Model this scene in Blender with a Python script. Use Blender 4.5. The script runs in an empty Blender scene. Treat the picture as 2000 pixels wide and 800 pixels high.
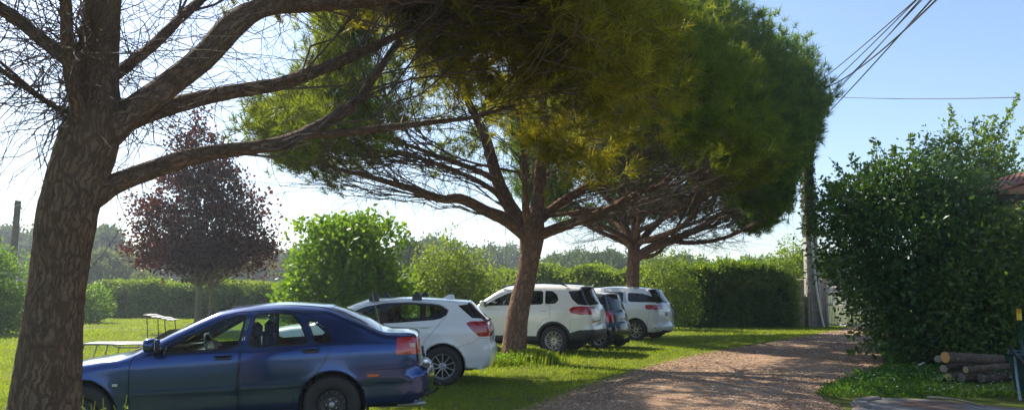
import bpy, math, random
import numpy as np
from mathutils import Vector
from mathutils.geometry import delaunay_2d_cdt
rad = math.radians
SC = bpy.context.scene
COL = SC.collection
RNG = np.random.default_rng(11)

# ------------------------------------------------------------------ camera
CAM_H, FPX, PITCH = 1.5, 1500.0, rad(6.47)
cam_data = bpy.data.cameras.new('camera')
cam = bpy.data.objects.new('camera', cam_data)
COL.objects.link(cam)
cam.location = (0, 0, CAM_H)
cam.rotation_euler = (rad(90) + PITCH, 0, 0)
cam_data.sensor_width = 36.0
cam_data.lens = 36.0 * FPX / 2000.0
cam_data.clip_start = 0.1
cam_data.clip_end = 3000
SC.camera = cam

def at(px, py, d):
    """photo position -> world point at ground distance d"""
    cy, sy = math.cos(PITCH), math.sin(PITCH)
    yy = FPX * cy - (400 - py) * sy
    zz = FPX * sy + (400 - py) * cy
    s = d / yy
    return np.array([(px - 1000) * s, d, CAM_H + zz * s])

def ground(px, py):
    cy, sy = math.cos(PITCH), math.sin(PITCH)
    yy = FPX * cy - (400 - py) * sy
    zz = FPX * sy + (400 - py) * cy
    s = -CAM_H / zz
    return np.array([(px - 1000) * s, yy * s, 0.0])

# ------------------------------------------------------------------ objects
def link(o, parent=None):
    COL.objects.link(o)
    if parent is not None:
        o.parent = parent
    return o

def tag(o, label=None, cat=None, group=None, kind=None):
    if label: o['label'] = label
    if cat: o['category'] = cat
    if group: o['group'] = group
    if kind: o['kind'] = kind
    return o

def empty(name, loc, rz=0.0):
    o = bpy.data.objects.new(name, None)
    o.location = tuple(float(v) for v in loc)
    o.rotation_euler = (0, 0, rz)
    o.empty_display_size = 0.2
    return link(o)

def mk(name, V, F, mat, parent=None, smooth=False, uv=None, normals=None, matidx=None):
    """V (n,3); F a (m,k) array or a list of arrays / tuples. One mesh object."""
    me = bpy.data.meshes.new(name)
    V = np.asarray(V, dtype=np.float32).reshape(-1, 3)
    if isinstance(F, np.ndarray):
        Fl = [F]
    elif len(F) and isinstance(F[0], np.ndarray) and F[0].ndim == 2:
        Fl = [f for f in F if len(f)]
    else:
        by = {}
        for f in F: by.setdefault(len(f), []).append(f)
        Fl = [np.array(v) for v in by.values()]
    idx = np.concatenate([f.reshape(-1) for f in Fl]).astype(np.int32)
    tot = np.concatenate([np.full(len(f), f.shape[1]) for f in Fl]).astype(np.int32)
    st = np.concatenate([[0], np.cumsum(tot)[:-1]]).astype(np.int32)
    me.vertices.add(len(V)); me.vertices.foreach_set('co', V.reshape(-1))
    me.loops.add(len(idx)); me.loops.foreach_set('vertex_index', idx)
    me.polygons.add(len(tot)); me.polygons.foreach_set('loop_start', st)
    me.polygons.foreach_set('loop_total', tot)
    for m in (mat if isinstance(mat, (list, tuple)) else [mat]):
        me.materials.append(m)
    if matidx is not None:
        me.polygons.foreach_set('material_index', np.asarray(matidx, dtype=np.int32))
    if uv is not None:
        ul = me.uv_layers.new(name='UVMap')
        ul.data.foreach_set('uv', np.asarray(uv, dtype=np.float32)[idx].reshape(-1))
    me.polygons.foreach_set('use_smooth', np.full(len(tot), bool(smooth)))
    me.update(calc_edges=True)
    if normals is not None:
        me.normals_split_custom_set_from_vertices([tuple(n) for n in normals])
    o = bpy.data.objects.new(name, me)
    return link(o, parent)

class MB:
    """collects shapes for one mesh"""
    def __init__(s): s.V = []; s.F = []; s.n = 0
    def add(s, V, F):
        V = np.asarray(V, float).reshape(-1, 3)
        s.V.append(V); s.F += [tuple(int(i) + s.n for i in f) for f in F]; s.n += len(V)
    def box(s, c, d, r=0.0, rz=0.0, M=None):
        """rounded box: centre, full size, chamfer"""
        c = np.array(c, float); h = np.array(d, float) / 2
        r = min(r, 0.98 * h.min())
        if r <= 0:
            V = np.array([[x, y, z] for x in (-1, 1) for y in (-1, 1) for z in (-1, 1)]) * h
            F = [(0, 1, 3, 2), (4, 6, 7, 5), (0, 4, 5, 1), (2, 3, 7, 6), (0, 2, 6, 4), (1, 5, 7, 3)]
        else:
            V = []; F = []
            def g(sx, sy, sz, k): return ((sx > 0) * 4 + (sy > 0) * 2 + (sz > 0)) * 3 + k
            for sx in (-1, 1):
                for sy in (-1, 1):
                    for sz in (-1, 1):
                        V.append((sx * h[0], sy * (h[1] - r), sz * (h[2] - r)))
                        V.append((sx * (h[0] - r), sy * h[1], sz * (h[2] - r)))
                        V.append((sx * (h[0] - r), sy * (h[1] - r), sz * h[2]))
            V = np.array(V)
            for a in (-1, 1):
                F.append((g(a, -1, -1, 0), g(a, 1, -1, 0), g(a, 1, 1, 0), g(a, -1, 1, 0))[::a])
                F.append((g(-1, a, -1, 1), g(-1, a, 1, 1), g(1, a, 1, 1), g(1, a, -1, 1))[::a])
                F.append((g(-1, -1, a, 2), g(1, -1, a, 2), g(1, 1, a, 2), g(-1, 1, a, 2))[::a])
                for b in (-1, 1):
                    F.append((g(a, b, -1, 0), g(a, b, -1, 1), g(a, b, 1, 1), g(a, b, 1, 0))[::-a * b])
                    F.append((g(a, -1, b, 0), g(a, 1, b, 0), g(a, 1, b, 2), g(a, -1, b, 2))[::-a * b])
                    F.append((g(-1, a, b, 1), g(-1, a, b, 2), g(1, a, b, 2), g(1, a, b, 1))[::-a * b])
                    for q in (-1, 1):
                        F.append((g(a, b, q, 0), g(a, b, q, 1), g(a, b, q, 2))[::a * b * q])
        if rz:
            cc, ss = math.cos(rz), math.sin(rz)
            V = np.stack([V[:, 0] * cc - V[:, 1] * ss, V[:, 0] * ss + V[:, 1] * cc, V[:, 2]], 1)
        if M is not None: V = V @ np.array(M).T
        s.add(V + c, F)
    def tube(s, pts, rr, n=8, caps=True):
        V, F, _ = tube_grid(np.array(pts, float)[None], np.broadcast_to(np.array(rr, float), (len(pts),))[None], n)
        s.add(V, F)
        if caps:
            k = len(pts)
            s.F.append(tuple(s.n - len(V) + i for i in range(n))[::-1])
            s.F.append(tuple(s.n - n + i for i in range(n)))
    def lathe(s, prof, n=32, axis='y', c=(0, 0, 0)):
        """prof: list of (radius, position along axis)"""
        a = np.arange(n) * 2 * math.pi / n
        V = []
        for r, h in prof:
            x, z, y = r * np.cos(a), r * np.sin(a), np.full(n, h)
            V.append(np.stack([x, y, z] if axis == 'y' else ([x, z, y] if axis == 'z' else [y, x, z]), 1))
        V = np.concatenate(V) + np.array(c)
        F = []
        for i in range(len(prof) - 1):
            for j in range(n):
                k = (j + 1) % n
                F.append((i * n + j, i * n + k, (i + 1) * n + k, (i + 1) * n + j))
        s.add(V, F)
    def build(s, name, mat, parent=None, smooth=False):
        o = mk(name, np.concatenate(s.V), s.F, mat, parent, smooth)
        return o

def tube_grid(P, R, n=6, rough=None):
    """P (N,K,3) paths, R (N,K) radii -> V, F(quads), UV"""
    P = np.asarray(P, float); N, K, _ = P.shape
    T = np.gradient(P, axis=1); T /= np.linalg.norm(T, axis=2, keepdims=True) + 1e-12
    mean = T.mean(axis=1); mean /= np.linalg.norm(mean, axis=1, keepdims=True) + 1e-9
    ref = np.where(np.abs(mean[:, 2:3]) < 0.8, np.array([[0, 0, 1.0]]), np.array([[0.0, 1.0, 0]]))
    ref = np.broadcast_to(ref[:, None, :], T.shape)
    A = np.cross(T, ref); A /= np.linalg.norm(A, axis=2, keepdims=True) + 1e-9
    B = np.cross(T, A)
    ang = np.arange(n) * 2 * math.pi / n
    rr = np.asarray(R, float)[:, :, None]
    if rough is not None: rr = rr * rough
    ca, sa = np.cos(ang)[None, None, :], np.sin(ang)[None, None, :]
    V = P[:, :, None, :] + A[:, :, None, :] * (rr * ca)[..., None] + B[:, :, None, :] * (rr * sa)[..., None]
    i = np.arange(N)[:, None, None] * K * n
    k = np.arange(K - 1)[None, :, None] * n
    j = np.arange(n)[None, None, :]
    j2 = (j + 1) % n
    F = np.stack([i + k + j, i + k + n + j, i + k + n + j2, i + k + j2], -1).reshape(-1, 4)
    L = np.concatenate([np.zeros((N, 1)), np.cumsum(np.linalg.norm(np.diff(P, axis=1), axis=2), axis=1)], 1)
    m = np.abs(1 - 2 * (np.arange(n) / n))[None, None, :]
    U = m * (np.asarray(R).mean(axis=1) * math.pi)[:, None, None] + np.arange(N)[:, None, None] * 1.37
    U = np.broadcast_to(U, (N, K, n))
    W = np.broadcast_to(L[:, :, None], U.shape)
    return V.reshape(-1, 3), F, np.stack([U, W], -1).reshape(-1, 2)

def catmull(pts, m):
    """resample control points (any width) to m samples"""
    p = np.array(pts, float)
    p = np.vstack([2 * p[0] - p[1], p, 2 * p[-1] - p[-2]])
    nseg = len(p) - 3
    out = []
    for u in np.linspace(0, nseg - 1e-9, m):
        i = int(u); t = u - i
        a, b, c, d = p[i], p[i + 1], p[i + 2], p[i + 3]
        out.append(0.5 * ((2 * b) + (-a + c) * t + (2 * a - 5 * b + 4 * c - d) * t * t + (-a + 3 * b - 3 * c + d) * t ** 3))
    return np.array(out)

def unit(v):
    v = np.asarray(v, float)
    return v / (np.linalg.norm(v, axis=-1, keepdims=True) + 1e-12)

def vnoise(P, seed=0):
    """smooth value noise in [-1,1] on (n,3) points"""
    P = np.asarray(P, float) + seed * 17.31
    I = np.floor(P).astype(np.int64); f = P - I; f = f * f * (3 - 2 * f)
    def h(a, b, c):
        x = (a * 374761393 + b * 668265263 + c * 2147483647 + seed * 974711) & 0x7fffffff
        x = ((x ^ (x >> 13)) * 1274126177) & 0x7fffffff
        return ((x ^ (x >> 16)) & 0xffff) / 32767.5 - 1
    r = 0
    for dx in (0, 1):
        for dy in (0, 1):
            for dz in (0, 1):
                w = (f[:, 0] if dx else 1 - f[:, 0]) * (f[:, 1] if dy else 1 - f[:, 1]) * (f[:, 2] if dz else 1 - f[:, 2])
                r = r + w * h(I[:, 0] + dx, I[:, 1] + dy, I[:, 2] + dz)
    return r

# ------------------------------------------------------------------ materials
class NT:
    def __init__(s, name):
        s.m = bpy.data.materials.new(name); s.m.use_nodes = True
        s.t = s.m.node_tree; s.t.nodes.clear()
        s.out = s.n('ShaderNodeOutputMaterial')
    def n(s, typ, **kw):
        nd = s.t.nodes.new(typ)
        for k, v in kw.items():
            if k.startswith('i_'):
                nd.inputs[k[2:].replace('_', ' ')].default_value = v
            else: setattr(nd, k, v)
        return nd
    def l(s, a, b): s.t.links.new(a, b)
    def ramp(s, fac, stops, interp='LINEAR'):
        r = s.n('ShaderNodeValToRGB'); r.color_ramp.interpolation = interp
        el = r.color_ramp.elements
        while len(el) < len(stops): el.new(0.5)
        for e, (p, c) in zip(el, stops):
            e.position = p; e.color = (*c, 1) if len(c) == 3 else c
        s.l(fac, r.inputs[0]); return r.outputs[0]
    def mix(s, fac, a, b, mode='MIX'):
        m = s.n('ShaderNodeMix', data_type='RGBA', blend_type=mode)
        for sock, v in ((m.inputs[0], fac), (m.inputs[6], a), (m.inputs[7], b)):
            if hasattr(v, 'links'): s.l(v, sock)
            else: sock.default_value = v if not isinstance(v, tuple) else ((*v, 1) if len(v) == 3 else v)
        return m.outputs[2]
    def coord(s, which='Object'): return s.n('ShaderNodeTexCoord').outputs[which]
    def pos(s): return s.n('ShaderNodeNewGeometry').outputs['Position']
    def noise(s, vec, scale, detail=4, rough=0.6, out='Fac'):
        nn = s.n('ShaderNodeTexNoise', i_Scale=scale, i_Detail=detail, i_Roughness=rough)
        s.l(vec, nn.inputs['Vector']); return nn.outputs[out]
    def bump(s, h, strength=0.5, dist=0.02, normal=None):
        b = s.n('ShaderNodeBump', i_Strength=strength, i_Distance=dist)
        s.l(h, b.inputs['Height'])
        if normal is not None: s.l(normal, b.inputs['Normal'])
        return b.outputs[0]
    def map(s, vec, scale=(1, 1, 1), rot=(0, 0, 0)):
        mp = s.n('ShaderNodeMapping'); mp.inputs['Scale'].default_value = scale
        mp.inputs['Rotation'].default_value = rot
        s.l(vec, mp.inputs[0]); return mp.outputs[0]
    def principled(s, color=None, rough=0.5, **kw):
        p = s.n('ShaderNodeBsdfPrincipled')
        if color is not None:
            if hasattr(color, 'links'): s.l(color, p.inputs['Base Color'])
            else: p.inputs['Base Color'].default_value = (*color, 1)
        if hasattr(rough, 'links'): s.l(rough, p.inputs['Roughness'])
        else: p.inputs['Roughness'].default_value = rough
        for k, v in kw.items():
            k = k.replace('_', ' ')
            if hasattr(v, 'links'): s.l(v, p.inputs[k])
            else: p.inputs[k].default_value = v
        return p
    def done(s, shader):
        s.l(shader, s.out.inputs['Surface']); return s.m

def simple(name, col, rough=0.5, var=0.15, scale=8, bump=0.0, **kw):
    t = NT(name)
    c = t.coord()
    f = t.noise(c, scale, 5)
    a = tuple(v * (1 - var) for v in col); b = tuple(min(1, v * (1 + var)) for v in col)
    cc = t.ramp(f, [(0.3, a), (0.7, b)])
    if bump: kw['Normal'] = t.bump(f, bump, 0.01)
    return t.done(t.principled(cc, rough, **kw).outputs[0])

def leaf_mat(name, cols, trans=0.45, rough=0.45, clump=1.6, tcol=None, spec=0.25, twarm=None, dark=(0.72, 0.80, 0.72)):
    """cols: list of colours drawn per leaf; light passes through"""
    t = NT(name)
    g = t.n('ShaderNodeNewGeometry')
    k = len(cols) - 1
    base = t.ramp(g.outputs['Random Per Island'], [(i / max(1, k), c) for i, c in enumerate(cols)])
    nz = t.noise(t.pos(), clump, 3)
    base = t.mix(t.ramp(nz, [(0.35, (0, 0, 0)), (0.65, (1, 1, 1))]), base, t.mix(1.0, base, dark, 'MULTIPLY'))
    tc = t.mix(1.0, base, twarm or (1.7, 1.55, 0.6), 'MULTIPLY')
    d = t.principled(base, rough, Specular_IOR_Level=spec)
    tr = t.n('ShaderNodeBsdfTranslucent'); t.l(tc, tr.inputs[0])
    mx = t.n('ShaderNodeMixShader'); mx.inputs[0].default_value = trans
    t.l(d.outputs[0], mx.inputs[1]); t.l(tr.outputs[0], mx.inputs[2])
    return t.done(mx.outputs[0])

def bark_mat(name, dark, light, scale=1.0, red=None):
    t = NT(name)
    uv = t.coord('UV')
    wob = t.n('ShaderNodeTexNoise', i_Scale=7.0 * scale, i_Detail=4, i_Roughness=.65); t.l(uv, wob.inputs['Vector'])
    add = t.n('ShaderNodeVectorMath', operation='MULTIPLY_ADD'); t.l(wob.outputs['Color'], add.inputs[0])
    add.inputs[1].default_value = (0.13, 0.20, 0); t.l(uv, add.inputs[2])
    m1 = t.map(add.outputs[0], (44 * scale, 9 * scale, 1))
    vor = t.n('ShaderNodeTexVoronoi', feature='DISTANCE_TO_EDGE', i_Scale=1.0); t.l(m1, vor.inputs['Vector'])
    crack = t.ramp(vor.outputs['Distance'], [(0.0, (0, 0, 0)), (0.22, (1, 1, 1))], 'EASE')
    vc = t.n('ShaderNodeTexVoronoi', i_Scale=1.0); t.l(m1, vc.inputs['Vector'])
    fine = t.noise(t.map(add.outputs[0], (46 * scale, 9 * scale, 1)), 2.0, 8, 0.78)
    flake = t.noise(t.map(uv, (60 * scale, 40 * scale, 1)), 1.5, 5, 0.8)
    big = t.noise(uv, 2.6, 5, .6)
    plate = t.mix(t.ramp(fine, [(.32, (0, 0, 0)), (.68, (1, 1, 1))]), dark, light)
    plate = t.mix(t.ramp(big, [(0.4, (0, 0, 0)), (0.62, (1, 1, 1))]), plate, t.mix(0.55, plate, red or light))
    plate = t.mix(t.ramp(flake, [(.58, (0, 0, 0)), (.72, (1, 1, 1))]), plate, t.mix(.6, plate, (.36, .33, .29)))
    sep = t.n('ShaderNodeSeparateColor'); t.l(vc.outputs['Color'], sep.inputs[0])
    plate = t.mix(sep.outputs[0], t.mix(1.0, plate, (0.85, 0.85, 0.85), 'MULTIPLY'), plate)
    lowc = t.mix(.62, plate, tuple(v * 0.45 for v in dark))
    col = t.mix(crack, lowc, plate)
    h = t.n('ShaderNodeMath', operation='MULTIPLY_ADD'); t.l(crack, h.inputs[0]); h.inputs[1].default_value = 0.5
    t.l(fine, h.inputs[2])
    h2 = t.n('ShaderNodeMath', operation='MULTIPLY_ADD'); t.l(flake, h2.inputs[0]); h2.inputs[1].default_value = 0.4; t.l(h.outputs[0], h2.inputs[2])
    return t.done(t.principled(col, 0.92, Normal=t.bump(h2.outputs[0], 1.0, 0.03), Specular_IOR_Level=0.12).outputs[0])

def paint(name, col, metallic=0.0, rough=0.3, coat=1.0, dirt=0.12, flake=0.0):
    t = NT(name)
    c = t.coord()
    n1 = t.noise(c, 3.0, 6, 0.7)
    sep = t.n('ShaderNodeSeparateXYZ'); t.l(c, sep.inputs[0])
    low = t.ramp(sep.outputs['Z'], [(0.25, (1, 1, 1)), (0.75, (0.12, 0.12, 0.12))])
    dm = t.mix(1.0, t.ramp(n1, [(0.45, (0, 0, 0)), (0.75, (1, 1, 1))]), low, 'MULTIPLY')
    dv = t.n('ShaderNodeMath', operation='MULTIPLY'); t.l(dm, dv.inputs[0]); dv.inputs[1].default_value = dirt
    cc = t.mix(dv.outputs[0], col, (0.22, 0.18, 0.13))
    rg = t.n('ShaderNodeMath', operation='MULTIPLY_ADD'); t.l(n1, rg.inputs[0]); rg.inputs[1].default_value = 0.12; rg.inputs[2].default_value = 0.02
    p = t.principled(cc, rough, Metallic=metallic, Coat_Weight=coat, Coat_Roughness=rg.outputs[0])
    return t.done(p.outputs[0])

def glass(name, tint=(0.75, 0.82, 0.80), ior=1.45, refl=1.0):
    t = NT(name)
    fr = t.n('ShaderNodeFresnel', i_IOR=ior)
    tr = t.n('ShaderNodeBsdfTransparent'); tr.inputs[0].default_value = (*tint, 1)
    gl = t.n('ShaderNodeBsdfGlossy', i_Roughness=0.02); gl.inputs[0].default_value = (refl, refl, refl, 1)
    mx = t.n('ShaderNodeMixShader'); t.l(fr.outputs[0], mx.inputs[0])
    t.l(tr.outputs[0], mx.inputs[1]); t.l(gl.outputs[0], mx.inputs[2])
    return t.done(mx.outputs[0])

def lamp_mat(name, col, rough=0.12):
    t = NT(name)
    c = t.coord()
    w = t.n('ShaderNodeTexWave', i_Scale=40.0); t.l(c, w.inputs['Vector'])
    cc = t.mix(w.outputs['Fac'], tuple(v * 0.55 for v in col), col)
    return t.done(t.principled(cc, rough, Coat_Weight=1.0, Coat_Roughness=0.03, Specular_IOR_Level=0.6).outputs[0])

M = {}
M['bark'] = bark_mat('pine_bark', (0.13, 0.092, 0.066), (0.40, 0.29, 0.205), 0.8, (0.36, 0.225, 0.15))
M['bark_red'] = bark_mat('pine_bark_reddish', (0.13, 0.078, 0.056), (0.42, 0.26, 0.19), 0.5, (0.40, 0.19, 0.12))
M['twig'] = simple('twig_bark', (0.10, 0.075, 0.06), 0.9, 0.35, 5)
M['twig_light'] = simple('broadleaf_bark', (0.22, 0.19, 0.13), 0.9, 0.3, 12, 0.5)
M['blue'] = paint('blue_metallic_paint', (0.003, 0.040, 0.18), 0.72, 0.20, 1.0, 0.10)
M['white'] = paint('white_paint', (0.86, 0.84, 0.82), 0.0, 0.30, 1.0, 0.15)
M['white_warm'] = paint('white_paint_warm', (0.84, 0.81, 0.77), 0.0, 0.30, 1.0, 0.15)
M['navy'] = paint('dark_navy_paint', (0.006, 0.008, 0.018), 0.1, 0.30, 1.0, 0.08)
M['black'] = simple('black_gloss_trim', (0.012, 0.012, 0.013), 0.12, 0.1)
M['plastic'] = simple('black_plastic', (0.028, 0.028, 0.03), 0.5, 0.2, 20, 0.2)
M['under'] = simple('underbody_dark', (0.012, 0.012, 0.012), 0.9)
M['rubber'] = simple('tyre_rubber', (0.022, 0.022, 0.022), 0.75, 0.25, 30, 0.4)
M['steel_black'] = simple('steel_wheel_dark', (0.035, 0.034, 0.035), 0.5, 0.3, 20)
M['alloy'] = simple('alloy_silver', (0.55, 0.55, 0.56), 0.28, 0.08, 15, 0.0, Metallic=0.7)
M['chrome'] = simple('chrome_trim', (0.75, 0.75, 0.76), 0.15, 0.05, 5, 0.0, Metallic=0.95)
M['glass'] = glass('car_glass', (0.72, 0.83, 0.80))
M['glass_dark'] = glass('car_glass_tinted', (0.16, 0.19, 0.19), 1.5)
M['lamp_red'] = lamp_mat('lamp_red', (0.55, 0.012, 0.010))
M['lamp_white'] = lamp_mat('lamp_clear', (0.75, 0.72, 0.70))
M['lamp_orange'] = lamp_mat('lamp_orange', (0.75, 0.16, 0.02))
M['seat'] = simple('seat_cloth', (0.06, 0.06, 0.065), 0.9, 0.2, 30, 0.3)
M['seat_light'] = simple('seat_grey', (0.24, 0.25, 0.26), 0.85, 0.2, 30, 0.3)
M['cabin'] = simple('cabin_trim', (0.03, 0.03, 0.032), 0.7, 0.2, 20)
M['plate'] = simple('number_plate', (0.72, 0.72, 0.72), 0.35, 0.05)
M['plate_blue'] = simple('plate_blue_band', (0.02, 0.06, 0.35), 0.35, 0.05)
M['concrete'] = simple('concrete', (0.36, 0.34, 0.30), 0.9, 0.25, 6, 0.5)
M['galv'] = simple('galvanised_steel', (0.45, 0.46, 0.46), 0.45, 0.15, 9, 0.1, Metallic=0.5)
# ------------------------------------------------------------------ cars
def inside(P, poly):
    P = np.asarray(P); poly = np.asarray(poly)
    x, z = P[:, 0][:, None], P[:, 1][:, None]
    x1, z1 = poly[:, 0][None], poly[:, 1][None]
    x2, z2 = np.roll(poly[:, 0], -1)[None], np.roll(poly[:, 1], -1)[None]
    c = ((z1 > z) != (z2 > z)) & (x < (x2 - x1) * (z - z1) / (z2 - z1 + 1e-15) + x1)
    return (c.sum(1) % 2) == 1

def seg_dist(P, A, B):
    P = P[:, None, :]; A = A[None]; B = B[None]
    AB = B - A
    t = np.clip(((P - A) * AB).sum(-1) / ((AB ** 2).sum(-1) + 1e-12), 0, 1)
    return np.linalg.norm(P - (A + AB * t[..., None]), axis=-1)

def densify(poly, step=0.035, closed=True):
    out = []; n = len(poly)
    for i in range(n if closed else n - 1):
        a, b = np.array(poly[i][:2], float), np.array(poly[(i + 1) % n][:2], float)
        k = max(1, int(np.ceil(np.linalg.norm(b - a) / step)))
        for j in range(k): out.append(a + (b - a) * j / k)
    if not closed: out.append(np.array(poly[-1][:2], float))
    return np.array(out)

def offset_poly(poly, e):
    p = np.array(poly, float)
    area = 0.5 * np.sum(p[:, 0] * np.roll(p[:, 1], -1) - np.roll(p[:, 0], -1) * p[:, 1])
    s = 1 if area > 0 else -1
    d1 = unit(p - np.roll(p, 1, 0)); d2 = unit(np.roll(p, -1, 0) - p)
    n1 = np.stack([-d1[:, 1], d1[:, 0]], 1) * s; n2 = np.stack([-d2[:, 1], d2[:, 0]], 1) * s
    b = unit(n1 + n2); k = 1 / np.clip((b * n1).sum(1), 0.45, 1)
    return p + b * (e * k)[:, None]

def soften(poly, it=1, f=.10):
    p = np.array(poly, float)
    for _ in range(it):
        q = np.roll(p, -1, 0)
        p = np.stack([p * (1 - f) + q * f, p * f + q * (1 - f)], 1).reshape(-1, 2)
    return p

class Shape:
    def __init__(s, S):
        s.S = S
        pr = S['prof']
        m = S.get('sub', 7)
        n = len(pr)
        cr = catmull([(p[0], p[1], p[2]) for p in pr], (n - 1) * m + 1)
        cr[:, 2] = np.clip(cr[:, 2], 0.02, 0.5)
        s.up = cr
        lab = pr[0][3]; labs = []
        for i in range(n - 1):
            if len(pr[i]) > 3: lab = pr[i][3]
            labs += [lab] * m
        s.lab = labs
        # bottom, rear to front
        R = S['arch']; ra, fa = S['ra'], S['fa']; wz = S['wz']; sz = S['sill']
        bot = [(cr[-1, 0], cr[-1, 1])]
        def arch(cx, zin, zout):
            a0 = math.asin(np.clip((zin - wz) / R, -1, 1)); a1 = math.pi - math.asin(np.clip((zout - wz) / R, -1, 1))
            return [(cx + R * math.cos(a), wz + R * math.sin(a)) for a in np.linspace(a0, a1, 26)]
        bot += arch(ra, S.get('rear_bot', cr[-1, 1]), sz)
        bot += arch(fa, sz, cr[0, 1])
        s.bot = np.array(bot[1:])
        s.outline = np.vstack([s.up[:, :2], densify(np.vstack([s.up[-1:, :2], s.bot, s.up[:1, :2]]), 0.04, False)[1:-1]])
        s.A = s.up[:-1, :2]; s.B = s.up[1:, :2]; s.r = 0.5 * (s.up[:-1, 2] + s.up[1:, 2])
        bb = np.vstack([s.up[-1:, :2], s.bot, s.up[:1, :2]])
        s.A = np.vstack([s.A, bb[:-1]]); s.B = np.vstack([s.B, bb[1:]])
        s.r = np.concatenate([s.r, np.full(len(bb) - 1, 0.022)])
        # section table over height relative to belt
        u = np.linspace(-1.4, 0.9, 461)
        tz, ti = zip(*S['section'])
        f = np.interp(u, tz, ti)
        k = np.exp(-0.5 * (np.arange(-15, 16) * 0.005 / S.get('ssoft', 0.022)) ** 2); k /= k.sum()
        s.su, s.sf = u, np.convolve(np.pad(f, 15, 'edge'), k, 'valid')
    def belt(s, x): return np.interp(x, *zip(*s.S['belt']))
    def w0(s, P):
        x, z = P[:, 0], P[:, 1]
        L = s.S['L']; e = np.abs((x - L * 0.48) / (L * 0.5))
        w = s.S['W'] / 2 - s.S.get('plan', 0.06) * e ** 3.5 - np.interp(z - s.belt(x), s.su, s.sf)
        # wheel arch flare
        for cx in (s.S['ra'], s.S['fa']):
            d = np.hypot(x - cx, z - s.S['wz']) - s.S['arch']
            w = w + s.S.get('flare', 0.012) * np.exp(-np.clip(d, 0, 9) / 0.05)
        return w
    def y(s, P):
        P = np.asarray(P, float)
        D = seg_dist(P, s.A, s.B)
        t = 1 - np.clip(D / s.r[None], 0, 1)
        drop = (s.r[None] * (1 - np.sqrt(np.clip(1 - t * t, 0, 1)))).max(1)
        out = ~inside(P, s.outline)
        dm = D.min(1)
        near = s.r[D.argmin(1)]
        drop = np.where(out & (dm > 1e-4), near + dm * 8, drop)
        return s.w0(P) - drop
    def normals(s, P, e=0.003):
        dx = (s.y(P + [e, 0]) - s.y(P - [e, 0])) / (2 * e)
        dz = (s.y(P + [0, e]) - s.y(P - [0, e])) / (2 * e)
        return unit(np.stack([dx, np.ones(len(P)), -dz], 1))     # local x runs opposite to profile x

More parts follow.
